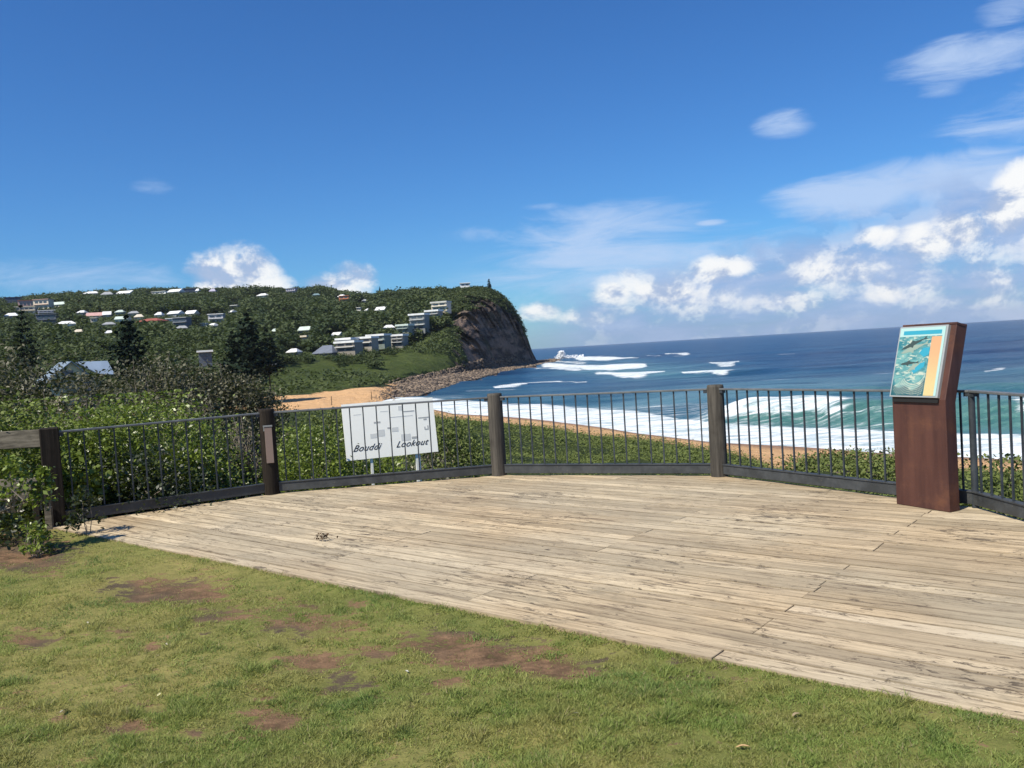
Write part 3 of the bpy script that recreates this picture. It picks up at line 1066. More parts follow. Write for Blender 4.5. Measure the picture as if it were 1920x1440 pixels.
# ------------------------------------------------------------------ balustrade
def build_fence():
    root = thing('balustrade', 'curved grey metal bar balustrade between round timber posts around the deck', 'fence')
    R = .098
    rs = np.random.RandomState(9)
    for i, p in enumerate(POSTS):
        if i == 4:
            r, top = .028, .99
        else:
            r, top = R, 1.055
        mb = MB()
        if i == 0:
            mb.box((p[0], p[1], .33), (.19, .19, 1.46), .5, .012)
        else:
            n = 20
            prof = [(-.4, r*1.03), (.3, r), (top-.03, r*.97), (top-.004, r*.93), (top, r*.82)]
            V, Fs = [], []
            for z, rr in prof:
                for j in range(n):
                    a = 2*math.pi*j/n
                    wob = 1+.02*math.sin(3*a+i)+.01*math.sin(7*a+z*3)
                    V.append((p[0]+rr*wob*math.cos(a), p[1]+rr*wob*math.sin(a), z))
            for k in range(len(prof)-1):
                for j in range(n):
                    Fs.append((k*n+j, k*n+(j+1) % n, (k+1)*n+(j+1) % n, (k+1)*n+j))
            Fs.append(tuple((len(prof)-1)*n+j for j in range(n)))
            mb.raw(V, Fs)
        o = mb.obj('post', M['log_dark'] if i in (0, 1) else (M['baluster'] if i == 4 else M['log']), root, smooth=False)
        if i > 0:
            o.data.polygons.foreach_set('use_smooth', [len(pl.vertices) == 4 for pl in o.data.polygons])
        if i == 0:
            o['label'] = 'square black stained corner post'
        if i == 1:
            o['label'] = 'black round post with a faded plaque'
    nb = [14, 16, 17, 19, 19, 19]
    for i in range(len(POSTS)-1):
        a, b = POSTS[i], POSTS[i+1]
        v = b-a
        L = np.linalg.norm(v)
        u = v/L
        ang = math.atan2(u[1], u[0])
        ra, rb = (R if i != 4 else .02), (R if i+1 != 4 else .02)
        s0, s1 = ra-.01, L-rb+.01
        mid = a+u*(s0+s1)/2
        ln = s1-s0
        MB().box((mid[0], mid[1], 1.005), (ln, .065, .022), ang, .004).obj('top_rail', M['rail'], root)
        bm = MB().box((mid[0], mid[1], .085), (ln, .055, .115), ang, .005)
        bm.box((mid[0], mid[1], .138), (ln, .075, .010), ang)
        bm.obj('bottom_beam', M['beam'], root)
        n = nb[i]
        for k in range(n):
            s = s0+ln*(k+.6)/(n+.2)
            p = a+u*s
            tw = rs.normal()*.03
            MB().box((p[0], p[1], .569), (.015, .015, .849), ang+tw).obj('baluster', M['baluster'], root)
        for s in (s0+.02, s1-.02):
            p = a+u*s
            MB().box((p[0], p[1], .977), (.05, .05, .032), ang).obj('bracket', M['baluster'], root)
    # plaque on the second post
    p = POSTS[1]
    t = np.array([-p[0], -p[1]])/math.hypot(p[0], p[1])
    a = math.atan2(t[1], t[0])+math.pi/2
    c = p[:2]+t*.107
    pl = MB().box((c[0]+.01, c[1], .615), (.088, .02, .44), a, .003).obj('plaque', M['plaque'], root)
    pl['label'] = 'faded brown strip plaque on the black post'
    c2 = p[:2]+t*.118
    MB().box((c2[0]+.005, c2[1], .85), (.11, .012, .02), a).box((c2[0]-.045, c2[1]+.005, .82), (.012, .012, .06), a).obj('plaque_clip', M['bracket'], root)


build_fence()


def build_left_fence():
    p0 = on_z(88, 984, 0)
    root = thing('timber_fence', 'weathered timber rail fence half hidden by leaves left of the deck corner', 'fence')
    # two board rails running out of the frame to the left
    for za, zb, ya, name in ((.86, 1.05, 0, 'top_rail'), (.30, .53, .02, 'lower_rail')):
        a = np.array([POSTS[0][0]-.02, POSTS[0][1]-.05+ya])
        b = a+np.array([-3.4, .25])
        m = (a+b)/2
        ang = math.atan2((b-a)[1], (b-a)[0])
        MB().box((m[0], m[1], (za+zb)/2), (3.4, .05, zb-za), ang, .006).obj(name, M['rail_wood'], root)
        MB().box((m[0]-.05, m[1]+.06, (za+zb)/2-.01), (3.3, .05, (zb-za)*.8), ang, .006).obj('rail_backing', M['log_dark'], root)
    a = np.array([POSTS[0][0]-1.9, POSTS[0][1]+.16])
    MB().box((a[0], a[1], .3), (.14, .14, 1.4), .1, .01).obj('post', M['log_dark'], root)
    q = on_z(94, 960, 0)
    MB().box((POSTS[0][0]-.14, POSTS[0][1]-.10, .24), (.07, .07, .52), .2, .006).obj('stub_post', M['log_dark'], root)
    MB().box((POSTS[0][0]+.0, POSTS[0][1]-.135, .09), (.07, .05, .26), .2, .004).obj('foot_block', M['rail_wood'], root)


build_left_fence()


# ------------------------------------------------------------------ rusted steel pylon with the marine panel
def build_pylon():
    A, B = on_z(1681, 945, 0), on_z(1781, 961, 0)
    v = B-A
    W = np.linalg.norm(v)
    ang = math.atan2(v[1], v[0])
    # local frame: x along the face, y into the slab (away from the reader), z up
    root = thing('information_pylon', 'rusty brown steel pylon with a leaning top carrying a colourful sea life panel', 'information pylon', A, ang)
    D, H, zb, L = .13, 1.60, .955, .19
    prof = [(0, 0), (0, zb), (L, H), (L+D, H-.02), (D, zb-.03), (D, 0)]
    V = [(0, y, z) for y, z in prof]+[(W, y, z) for y, z in prof]
    Fs = [(0, 1, 4, 5), (1, 2, 3, 4), (11, 10, 7, 6), (10, 9, 8, 7)]
    n = 6
    for i in range(n):
        j = (i+1) % n
        Fs.append((i, n+i, n+j, j))
    o = MB().raw(V, Fs).obj('body', M['corten'], root)
    bv = o.modifiers.new('bevel', 'BEVEL')
    bv.width = .006
    bv.segments = 2
    # panel parts lie on the leaning face
    th = math.atan2(L, H-zb)

    def on_face(u0, u1, w0, w1, out, thick):
        """u along the face 0..W, w up the slope from zb; out = distance proud of the face"""
        P = []
        for o_ in (out-thick, out):
            for u_, w_ in ((u0, w0), (u1, w0), (u1, w1), (u0, w1)):
                P.append((u_, math.sin(th)*w_-math.cos(th)*o_, zb+math.cos(th)*w_+math.sin(th)*o_))
        return P
    BOXF = [(0, 3, 2, 1), (4, 5, 6, 7), (0, 1, 5, 4), (1, 2, 6, 5), (2, 3, 7, 6), (3, 0, 4, 7)]

    def plate(name, mat, u0, u1, w0, w1, out, thick, parent=root):
        ob = MB().raw(on_face(u0, u1, w0, w1, out, thick), BOXF).obj(name, mat, parent)
        return ob
    SL = (H-zb)/math.cos(th)
    u0, u1, w0, w1 = -.005, W-.055, .012, SL-.022
    pan = plate('panel', M['alu'], u0, u1, w0, w1, .030, .030)
    iw = .014
    a0, a1, b0, b1 = u0+iw, u1-iw-.006, w0+iw, w1-iw
    plate('mural', M['mural'], a0, a1, b0, b1, .033, .004, pan)
    hgt = b1-b0
    wd = a1-a0
    U = lambda f: a0+wd*f
    Wd = lambda f: b0+hgt*f

    def decal(name, mat, pts, out=.0345):
        P = []
        for fu, fw in pts:
            u_, w_ = U(fu), Wd(fw)
            P.append((u_, math.sin(th)*w_-math.cos(th)*out, zb+math.cos(th)*w_+math.sin(th)*out))
        return MB().raw(P, [tuple(range(len(P)))]).obj(name, mat, pan)
    plate('title_band', M['aqua_pale'], U(0), U(1), Wd(.87), Wd(1), .0338, .002, pan)
    plate('title_strip', M['aqua'], U(.08), U(.93), Wd(.895), Wd(.955), .0346, .002, pan)
    plate('text_column', M['textcol'], U(.73), U(.95), Wd(0), Wd(.86), .0340, .002, pan)
    plate('text_margin', M['aqua_pale'], U(.95), U(1), Wd(0), Wd(.87), .0338, .002, pan)

    def fish(cx, cy, l, h, rot):
        sh = [(-.5, .05), (-.36, .30), (-.1, .46), (.02, .85), (.10, .44), (.32, .2), (.44, .1), (.60, .42), (.54, 0), (.62, -.35), (.42, -.06), (.2, -.22), (0, -.30), (-.05, -.7), (-.14, -.3), (-.4, -.16)]
        c, s = math.cos(rot), math.sin(rot)
        return [(cx+(x*c*l-y*s*h), cy+(x*s*l+y*c*h)*.72) for x, y in sh]
    decal('dolphin_print', M['fish_dark'], fish(.34, .755, .55, .10, .42))
    decal('dolphin_belly_print', M['fish_mid'], fish(.36, .69, .58, .13, .35), .0343)
    decal('dolphin_print', M['fish_dark'], fish(.30, .47, .38, .08, .10), .0345)
    decal('fish_print', M['fish_mid'], fish(.44, .42, .34, .10, .6), .0343)
    decal('reef_print', M['coral_dark'], [(0, 0), (.72, 0), (.72, .26), (.60, .12), (.45, .07), (.30, .14), (.15, .10), (0, .16)], .0341)
    decal('aqua_patch', M['aqua'], [(.50, .62), (.58, .70), (.72, .70), (.72, .60), (.62, .56)], .0342)
    decal('aqua_patch', M['aqua'], [(.40, .36), (.52, .46), (.66, .50), (.66, .42), (.52, .35), (.44, .32)], .0342)
    # dotted coral fan
    mb = MB()
    rs = np.random.RandomState(3)
    for r in range(9):
        for c in range(30):
            ang_ = -2.5+c*.078
            rad = .20+r*.028
            fu = .46+rad*math.cos(ang_)*1.3
            fw = .36+rad*math.sin(ang_)
            if not (.02 < fu < .71 and .01 < fw < .40):
                continue
            s = .010
            P = []
            for ddx, ddy in ((-s, 0), (0, -s*.8), (s, 0), (0, s*.8)):
                u_, w_ = U(fu+ddx), Wd(fw+ddy)
                P.append((u_, math.sin(th)*w_-math.cos(th)*.0351, zb+math.cos(th)*w_+math.sin(th)*.0351))
            mb.raw(P, [(0, 1, 2, 3)])
    mb.obj('coral_print', M['coral'], pan)
    plate('painted_shadow', M['panel_shadow'], .02, W-.06, -.030, -.001, .012, .012)  # black strip painting the shadow below the panel frame
    plate('cap_plate', M['corten'], -.004, W+.004, SL-.012, SL+.004, .006, .10)


build_pylon()


# ------------------------------------------------------------------ white sign behind the balustrade
def build_sign():
    d0 = 12.3
    A = at_d(650, 863, d0)
    B = at_d(822, 848, d0*1.026)
    v = (B-A)[:2]
    W = np.linalg.norm(v)
    ang = math.atan2(v[1], v[0])
    zb = (A[2]+B[2])/2
    root = thing('lookout_sign', 'white sign board with black script lettering on white legs behind the balustrade', 'sign', (A[0], A[1], 0), ang)
    H = .80
    tilt = math.radians(9)
    gz, _ = ground(A[0], A[1])

    def P(u, w, o):
        return (u, math.sin(tilt)*w-math.cos(tilt)*o, zb+math.cos(tilt)*w+math.sin(tilt)*o)

    def plate(name, mat, u0, u1, w0, w1, out, th, parent):
        V = [P(u, w, o) for o in (out-th, out) for u, w in ((u0, w0), (u1, w0), (u1, w1), (u0, w1))]
        return MB().raw(V, [(0, 3, 2, 1), (4, 5, 6, 7), (0, 1, 5, 4), (1, 2, 6, 5), (2, 3, 7, 6), (3, 0, 4, 7)]).obj(name, mat, parent)
    bd = plate('board', M['sign_white'], 0, W, 0, H, 0, .012, root)
    k = W/172
    for xp in (46, 131):
        MB().box((xp*k, .035, (zb+.04-.75)/2), (.035, .03, zb+.04+.75)).obj('leg', M['sign_white'], root)
    MB().box((137*k, .06, (zb+.04-.75)/2), (.02, .03, zb+.04+.75)).obj('leg', M['sign_white'], root)
    # faded map and notes: u in photo px from the left edge, w in px from the bottom edge
    S = .80/101

    def pr(u0, u1, w0, w1, mat):
        plate('printed_patch', M[mat], u0*k, u1*k, w0*S, w1*S, .0020, .0015, bd)
    for q in [(47, 60, 36, 44, 'pale_print'), (62, 74, 38, 50, 'pale_print'), (56, 60, 62, 65, 'grey_print'), (63, 68, 62, 65, 'grey_print'), (88, 100, 44, 52, 'pale_print'), (80, 86, 50, 53, 'grey_print'),
              (104, 112, 82, 90, 'pale_print'), (113, 134, 78, 80, 'grey_print'), (104, 122, 26, 38, 'pale_print'), (124, 134, 28, 32, 'grey_print'), (150, 158, 42, 44, 'grey_print'), (156, 158, 44, 50, 'grey_print'), (150, 152, 44, 48, 'grey_print'),
              (86, 130, 70, 71.5, 'pale_print'), (140, 162, 64, 66, 'grey_print'), (70, 84, 82, 83, 'pale_print'), (20, 34, 80, 81, 'pale_print'), (150, 156, 60, 63, 'grey_print')]:
        pr(*q)

    def text(s, u, w, size):
        cu = bpy.data.curves.new('txt', 'FONT')
        cu.body = s
        cu.size = size
        cu.shear = .6
        cu.space_character = 1.08
        cu.extrude = .0006
        cu.offset = .0008
        ob = bpy.data.objects.new('txt', cu)
        COL.objects.link(ob)
        dg = bpy.context.evaluated_depsgraph_get()
        me = bpy.data.meshes.new_from_object(ob.evaluated_get(dg))
        bpy.data.objects.remove(ob)
        co = np.empty(len(me.vertices)*3, np.float32)
        me.vertices.foreach_get('co', co)
        co = co.reshape(-1, 3)
        out = np.array([P(u+c[0], w+c[1]+c[0]*.0, .0022+c[2]) for c in co], np.float32)
        me.vertices.foreach_set('co', out.ravel())
        me.materials.clear()
        me.materials.append(M['ink'])
        add('lettering', me, None, bd)
    text('Bouddi', 12*k, 15*S, .128)
    text('Lookout', 92*k, 15*S, .126)


build_sign()


# ------------------------------------------------------------------ houses
def find_ground(px, py, dmin=60, dmax=1900):
    r = ray(px, py)
    h = math.hypot(r[0], r[1])
    d = np.concatenate([np.arange(dmin, 500, 1.0), np.arange(500, dmax, 2.5)])
    x, y, z = r[0]/h*d, r[1]/h*d, EYE+r[2]/h*d
    g, s = ground(x, y)
    hit = np.where(z < g)[0]
    return None if len(hit) == 0 else float(d[hit[0]])


MC = {}


def plain(c, rough=.6):
    key = tuple(round(v, 3) for v in c)
    if key not in MC:
        def fn(t, b, out):
            g = t.n('ShaderNodeTexCoord').outputs['Object']
            n = t.noise(g, .6, 4)
            t.set(b.inputs['Base Color'], t.mix(t.mapr(n, .35, .7), c, tuple(v*.84 for v in c)))
        MC[key] = material('house_paint_%02d' % len(MC), c, rough, .2, fn=fn)
    return MC[key]


WHITE, CREAM, GREY, SLATE, RED, PINK, MINT, NAVY, ORANGE, MAUVE, TEAL = (.80, .80, .77), (.70, .62, .48), (.36, .37, .37), (.12, .14, .17), (.34, .11, .075), (.58, .36, .32), (.58, .66, .58), (.05, .07, .13), (.50, .22, .12), (.42, .40, .48), (.20, .29, .31)
GLASS = material('dark_window_glass', (.06, .075, .09), .12, .6)
RECTS = []


def house(x0, x1, y0, y1, wall, roof, style, label, d=None, storeys=1, yaw=0.0, dist_bias=0, cat='house', win=True):
    """the photographed strip x0..x1, y0..y1: for 'hip' and 'gable' it is the roof, for 'block' the whole building"""
    xc = (x0+x1)/2
    yg = y1+5 if style in ('hip', 'gable') else y1
    if d is None:
        d = find_ground(xc, yg)
        if d is None:
            d = 1250.0
    base = at_d(xc, y1, d)
    k = d/F
    W = (x1-x0)*k
    Hh = (y1-y0)*k
    dep = min(max(W*.7, 7), 16)
    az = math.atan2(base[0], base[1])
    root = thing('house', label, cat, base, -az+yaw, 'houses on the hillside')
    wall_m, roof_m = plain(wall), plain(roof)
    if style in ('hip', 'gable'):
        wh = 3.2
        z1 = 0.0
        MB().box((0, dep/2, -wh/2-.6), (W*.9, dep, wh+1.2)).obj('wall', wall_m, root)
        rh = max(Hh, 1.6)
        X, Y0, Y1 = W/2, -.8, dep+.8
        ym = (Y0+Y1)/2
        rx = X*(.45 if style == 'hip' else 1.0)
        V = [(-X, Y0, 0), (X, Y0, 0), (X, Y1, 0), (-X, Y1, 0), (-rx, ym, rh), (rx, ym, rh), (-X, Y0, -.25), (X, Y0, -.25), (X, Y1, -.25), (-X, Y1, -.25)]
        Fs = [(0, 1, 5, 4), (1, 2, 5), (2, 3, 4, 5), (3, 0, 4), (6, 7, 1, 0), (7, 8, 2, 1), (8, 9, 3, 2), (9, 6, 0, 3), (9, 8, 7, 6)]
        MB().raw(V, Fs).obj('roof', roof_m, root)
        n = max(2, min(5, int(W/4)))
        if win:
            wm = None
            for i in range(n):
                ob = MB().box((0, 0, 0), (min(1.8, W*.6/n), .12, 1.2)).obj('window', GLASS, root) if wm is None else add('window', wm, None, root)
                wm = ob.data
                ob.location = (-W*.36+W*.72*i/(n-1), -.02, -1.5)
    else:
        MB().box((0, dep/2, Hh/2-1.0), (W, dep, Hh+2.0)).obj('wall', wall_m, root)
        MB().box((0, dep/2-.3, Hh+.1), (W+.8, dep+1.2, .45 if d > 560 or d < 300 else .95)).obj('roof', roof_m, root)
        st = storeys
        n = max(2, min(6, int(W/3.5)))
        sh = Hh/st
        if win:
            wm = None
            for s_ in range(st):
                for i in range(n):
                    ob = MB().box((0, 0, 0), (W*.60/n, .14, sh*.38)).obj('window', GLASS, root) if wm is None else add('window', wm, None, root)
                    wm = ob.data
                    ob.location = (-W*.42+W*.84*(i+.5)/n, -.03, sh*(s_+.48))
            for s_ in range(1, st):
                MB().box((0, -.7, sh*s_), (W*.96, 1.4, .22)).obj('balcony_slab', roof_m, root)
    RECTS.append((x0-1, x1+1, y0-1, (y1+1) if style in ('hip', 'gable') else (y1 if storeys < 2 else y0+.62*(y1-y0)), d))
    return root


H_ = [
    (12, 36, 559, 569, NAVY, NAVY, 'block', 'dark navy box shaped house on the skyline at the far left of the hill'),
    (38, 63, 565, 576, PINK, RED, 'block', 'pinkish house with a dull red top between the navy box and the tall cream house'),
    (65, 90, 564, 581, CREAM, PINK, 'block', 'tall cream house with a flat pinkish roof just right of the dull red one', 2),
    (95, 120, 566, 571, CREAM, MINT, 'gable', 'long pale lime roof right of the tall cream house near the skyline'),
    (75, 103, 583, 590, MAUVE, WHITE, 'block', 'mauve white two storey house directly below the tall cream house', 2),
    (31, 62, 577, 590, CREAM, CREAM, 'block', 'cream house with open verandas below the dull red topped house', 2),
    (9, 31, 587, 592, GREY, WHITE, 'hip', 'white roofed low house left of the cream veranda house'),
    (72, 103, 592, 610, SLATE, SLATE, 'block', 'dark slate blue building two floors high above the valley trees', 2),
    (90, 104, 592, 603, TEAL, GREY, 'block', 'small grey teal wing at the right end of the dark slate building'),
    (108, 140, 602, 607, WHITE, WHITE, 'hip', 'long bright white roof just right of the dark slate building'),
    (144, 158, 582, 586, GREY, WHITE, 'hip', 'small white roof left of the pink roof'),
    (163, 191, 586, 592, CREAM, PINK, 'gable', 'pink tiled roof on the left hillside'),
    (193, 207, 584, 590, GREY, WHITE, 'gable', 'short bright white roof touching the pink roof'),
    (216, 231, 581, 585, TEAL, MINT, 'hip', 'small mint green roof highest in the middle of the left hillside'),
    (216, 239, 593, 598, MINT, MINT, 'gable', 'wide pale mint roof lower than the small mint one'),
    (241, 260, 583, 587, GREY, GREY, 'hip', 'dull grey roof right of the small mint roof'),
    (252, 268, 589, 594, CREAM, CREAM, 'hip', 'beige roof directly above the long red roof'),
    (254, 297, 597, 602, RED, RED, 'hip', 'long low red tiled roof in the middle of the hillside'),
    (290, 303, 585, 590, WHITE, WHITE, 'hip', 'square white roof above the right end of the red roof'),
    (313, 336, 583, 588, GREY, WHITE, 'gable', 'long white roof right of the square white roof'),
    (312, 323, 598, 602, WHITE, WHITE, 'block', 'small white box joined to the left side of the dark glazed house'),
    (325, 350, 597, 613, SLATE, GREY, 'block', 'dark glass fronted house with a grey balcony roof', 2),
    (330, 351, 611, 615, SLATE, GREY, 'hip', 'low grey roof directly under the dark glass fronted house'),
    (346, 365, 582, 588, CREAM, WHITE, 'gable', 'sloping white roof above and right of the dark glass fronted house'),
    (392, 418, 590, 606, (.45, .45, .47), WHITE, 'block', 'square white rimmed two storey house alone in the trees', 2),
    (377, 386, 607, 612, WHITE, WHITE, 'block', 'tiny white cube just left below the square white rimmed house'),
    (387, 402, 606, 611, WHITE, WHITE, 'hip', 'low white roof touching the foot of the square white rimmed house'),
    (431, 446, 573, 578, GREY, WHITE, 'block', 'small white topped house right of and above the square rimmed house'),
    (428, 436, 581, 585, TEAL, WHITE, 'hip', 'tiny white roof just below the small white topped house'),
    (193, 215, 605, 608, GREY, GREY, 'hip', 'grey white roof below the short white roof on the left hillside'),
    (171, 180, 597, 604, CREAM, CREAM, 'block', 'narrow cream end wall below the pink roof'),
    (138, 155, 618, 622, GREY, CREAM, 'hip', 'pale roof low in the trees below the long white roof'),
    (197, 211, 621, 624, GREY, WHITE, 'hip', 'thin white roof lowest in the trees of the left valley'),
    (157, 183, 546, 550, GREY, WHITE, 'hip', 'leftmost white roof on the ridge line'),
    (190, 210, 547, 552, CREAM, GREY, 'hip', 'drab brown grey house on the ridge between two white roofs'),
    (217, 244, 545, 550, WHITE, WHITE, 'gable', 'white gabled house second from the left on the ridge line'),
    (284, 311, 547, 551, WHITE, WHITE, 'block', 'long flat white building on the ridge line'),
    (313, 337, 542, 547, GREY, WHITE, 'gable', 'greyish white roof standing highest on the ridge line'),
    (341, 365, 542, 549, NAVY, SLATE, 'block', 'dark blue house on the ridge line just below the cumulus cloud'),
    (392, 404, 541, 546, GREY, MAUVE, 'hip', 'small mauve grey roof on the ridge right of the dark blue house'),
    (366, 373, 541, 545, WHITE, WHITE, 'hip', 'tiny white gable on the ridge beside the dark blue house'),
    (480, 500, 550, 554, TEAL, WHITE, 'hip', 'lone pale roof just under the ridge in the middle of the hill'),
    (535, 555, 541, 551, MAUVE, GREY, 'block', 'pale grey windowed house on the ridge left of the wooded knoll', 2),
    (585, 600, 550, 553, TEAL, TEAL, 'hip', 'faint green grey roof just under the wooded knoll'),
    (636, 654, 555, 567, ORANGE, ORANGE, 'block', 'orange brick house with a pale terrace under the ridge', 2),
    (631, 645, 552, 556, WHITE, WHITE, 'hip', 'white roof joined to the top left of the orange brick house'),
    (678, 687, 561, 564, MAUVE, GREY, 'hip', 'tiny grey roof right of the orange house'),
    (669, 676, 577, 583, WHITE, WHITE, 'block', 'tiny white house leftmost of the short row above the headland road'),
    (683, 689, 578, 582, WHITE, WHITE, 'hip', 'tiny white roof second in the short row above the headland road'),
    (702, 722, 575, 581, WHITE, WHITE, 'gable', 'white roofs at the right end of the short row above the headland road'),
    (565, 576, 631, 636, CREAM, CREAM, 'block', 'little yellow cream cottage among the trees left of the white flats'),
    (508, 517, 617, 621, GREY, MINT, 'hip', 'tiny pale roof right above the big dark pines'),
    (558, 581, 612, 619, GREY, MINT, 'gable', 'pale sloping roof above the yellow cream cottage'),
    (621, 637, 624, 628, GREY, WHITE, 'gable', 'bright white slanted roof above the long white flats'),
    (536, 558, 657, 660, GREY, WHITE, 'hip', 'thin white roof right of the big dark pines at the foot of the hill'),
    (583, 628, 648, 662, SLATE, (.16, .18, .22), 'hip', 'big low blue grey roofed building left of the white flats'),
]
for h in H_:
    st = h[8] if len(h) > 8 else 1
    house(*h[:7], h[7], storeys=st, yaw=-.35+.25*math.sin(h[0]*1.7))
# the row stepping up the headland
house(627, 668, 642, 660, (.27, .24, .20), WHITE, 'block', 'long white banded flats with a dark lower floor at the foot of the stepping row', storeys=2, d=405, yaw=-.55)
house(629, 660, 636, 641, WHITE, WHITE, 'block', 'white roof terrace set back on top of the long white flats', d=416, win=False, yaw=-.55)
house(661, 699, 634, 652, (.34, .31, .26), WHITE, 'block', 'cream white stepped flats second up in the stepping row', storeys=2, d=420, yaw=-.5)
house(687, 723, 629, 648, (.20, .24, .21), WHITE, 'block', 'teal grey house with a broad flat white roof third up in the stepping row', storeys=2, d=436, yaw=-.5)
house(733, 757, 629, 648, (.29, .28, .25), WHITE, 'block', 'grey townhouse with one white pillar in the stepping row', storeys=3, d=446, yaw=-.4)
house(718, 741, 610, 614, GREY, WHITE, 'hip', 'low white roof just behind the pale green roofed block', d=500)
house(743, 767, 610, 622, (.25, .27, .23), MINT, 'block', 'pale green roofed block stacked above the grey townhouse', storeys=2, d=462, yaw=-.45)
house(768, 798, 590, 619, (.22, .23, .22), WHITE, 'block', 'tall blue grey three storey block with a white roof edge', storeys=3, d=475, yaw=-.4)
house(797, 823, 583, 595, (.27, .25, .22), WHITE, 'block', 'white edged house second from the top of the stepping row', storeys=2, d=500, yaw=-.4)
house(808, 839, 567, 582, CREAM, (.55, .54, .48), 'block', 'cream modern house highest in the stepping row', storeys=2, d=520, yaw=-.4)
house(863, 881, 531, 537, WHITE, WHITE, 'block', 'white house on the very top of the headland', d=668)
house(374, 396, 660, 672, SLATE, WHITE, 'block', 'dark house with a flat white roof behind the scraggly shrubs', d=230)
house(456, 480, 689, 693, GREY, WHITE, 'block', 'long low white shed on the green slope behind the pines', d=300, win=False)
house(501, 518, 685, 690, GREY, GREY, 'block', 'low grey shed right of the long white shed', d=335, win=False)


def gable_house():
    d = 120.0
    b = at_d(150, 708, d)
    az = math.atan2(b[0], b[1])
    r = thing('house', 'nearest house with a cream gable and blue grey metal roof among the shrubs', 'house', b, -az+.2, 'houses on the hillside')
    # cream gable towards the reader's left, grey skillion roof falling to the right
    k = d/F
    V = [(-48*k, 0, 0), (18*k, 0, 0), (-12*k, 0, 27*k), (-48*k, 7, 0), (18*k, 7, 0), (-12*k, 7, 27*k)]
    MB().raw(V, [(0, 1, 2), (5, 4, 3), (0, 3, 4, 1)]).obj('gable', plain((.72, .60, .36)), r)
    MB().raw([(-50*k, -.4, -.1), (-50*k, 7.4, -.1), (-12*k, 7.4, 28.5*k), (-12*k, -.4, 28.5*k), (-50*k, -.4, -.35), (-50*k, 7.4, -.35), (-12*k, 7.4, 27*k), (-12*k, -.4, 27*k)],
             [(0, 3, 2, 1), (0, 4, 7, 3), (4, 5, 6, 7), (0, 1, 5, 4)]).obj('roof', plain((.20, .25, .30)), r)
    MB().raw([(20*k, -.4, -.1), (20*k, 7.4, -.1), (-12*k, 7.4, 28.5*k), (-12*k, -.4, 28.5*k), (20*k, -.4, -.35), (20*k, 7.4, -.35), (-12*k, 7.4, 27*k), (-12*k, -.4, 27*k)],
             [(0, 1, 2, 3), (0, 3, 7, 4), (4, 7, 6, 5), (0, 4, 5, 1)]).obj('roof', plain((.20, .25, .30)), r)
    MB().raw([(-2*k, 1, 27*k), (48*k, 1, 26*k), (50*k, -1.5, 2*k), (26*k, -1.5, 4*k), (-2*k, 1.2, 25.5*k), (48*k, 1.2, 24.5*k), (50*k, -1.3, .5*k), (26*k, -1.3, 2.5*k)],
             [(0, 3, 2, 1), (4, 5, 6, 7), (0, 1, 5, 4), (1, 2, 6, 5), (2, 3, 7, 6), (3, 0, 4, 7)]).obj('roof', plain((.24, .31, .40)), r)
    MB().box((0, 4, -1.7), (60*k, 7, 3.2)).obj('wall', plain((.45, .38, .26)), r)
    MB().box((-18*k, -.03, 7*k), (1.2, .12, .9)).obj('window', GLASS, r)
    MB().box((4*k, -.03, -1.2), (1.5, 1.2, 1.2)).obj('window', GLASS, r)
    RECTS.append((100, 202, 676, 708, 125))


gable_house()


def pole(px, y0, y1, d, label):
    b = at_d(px, y1, d)
    h = (y1-y0)*d/F
    r = tag(MB().cyl((0, 0, 0), (0, 0, h), .45, .3, 6).obj('pole', plain(WHITE)), label, 'pole', 'white poles on the hillside')
    r.location = b


pole(187, 549, 557, 1200, 'white pole on the ridge right of the leftmost ridge roof')
pole(126, 570, 577, 1150, 'white pole right of the long pale lime roof')
pole(716, 699, 708, 345, 'thin white marker post on the green slope above the sand')
pole(727, 701, 707, 340, 'shorter white marker post right of its pair on the green slope')


# ------------------------------------------------------------------ trees of the hillside
def project_d(P):
    x, y = project(P)
    return x, y


def tree_cards(C, r, h, rng, nleaf, size_k=.34):
    """leaf clumps on an uneven ellipsoid crown; C = crown centre"""
    u = rng.normal(size=(nleaf, 3))
    u /= np.linalg.norm(u, axis=1)[:, None]
    u[:, 2] = np.where(u[:, 2] < -.3, -u[:, 2]*.5, u[:, 2])
    lob = 1+.28*np.sin(u[:, 0]*5+C[0])*np.cos(u[:, 1]*4+C[1])
    rad = (rng.rand(nleaf)**.35)*lob
    P = C+u*rad[:, None]*np.array([r, r, h])
    return P


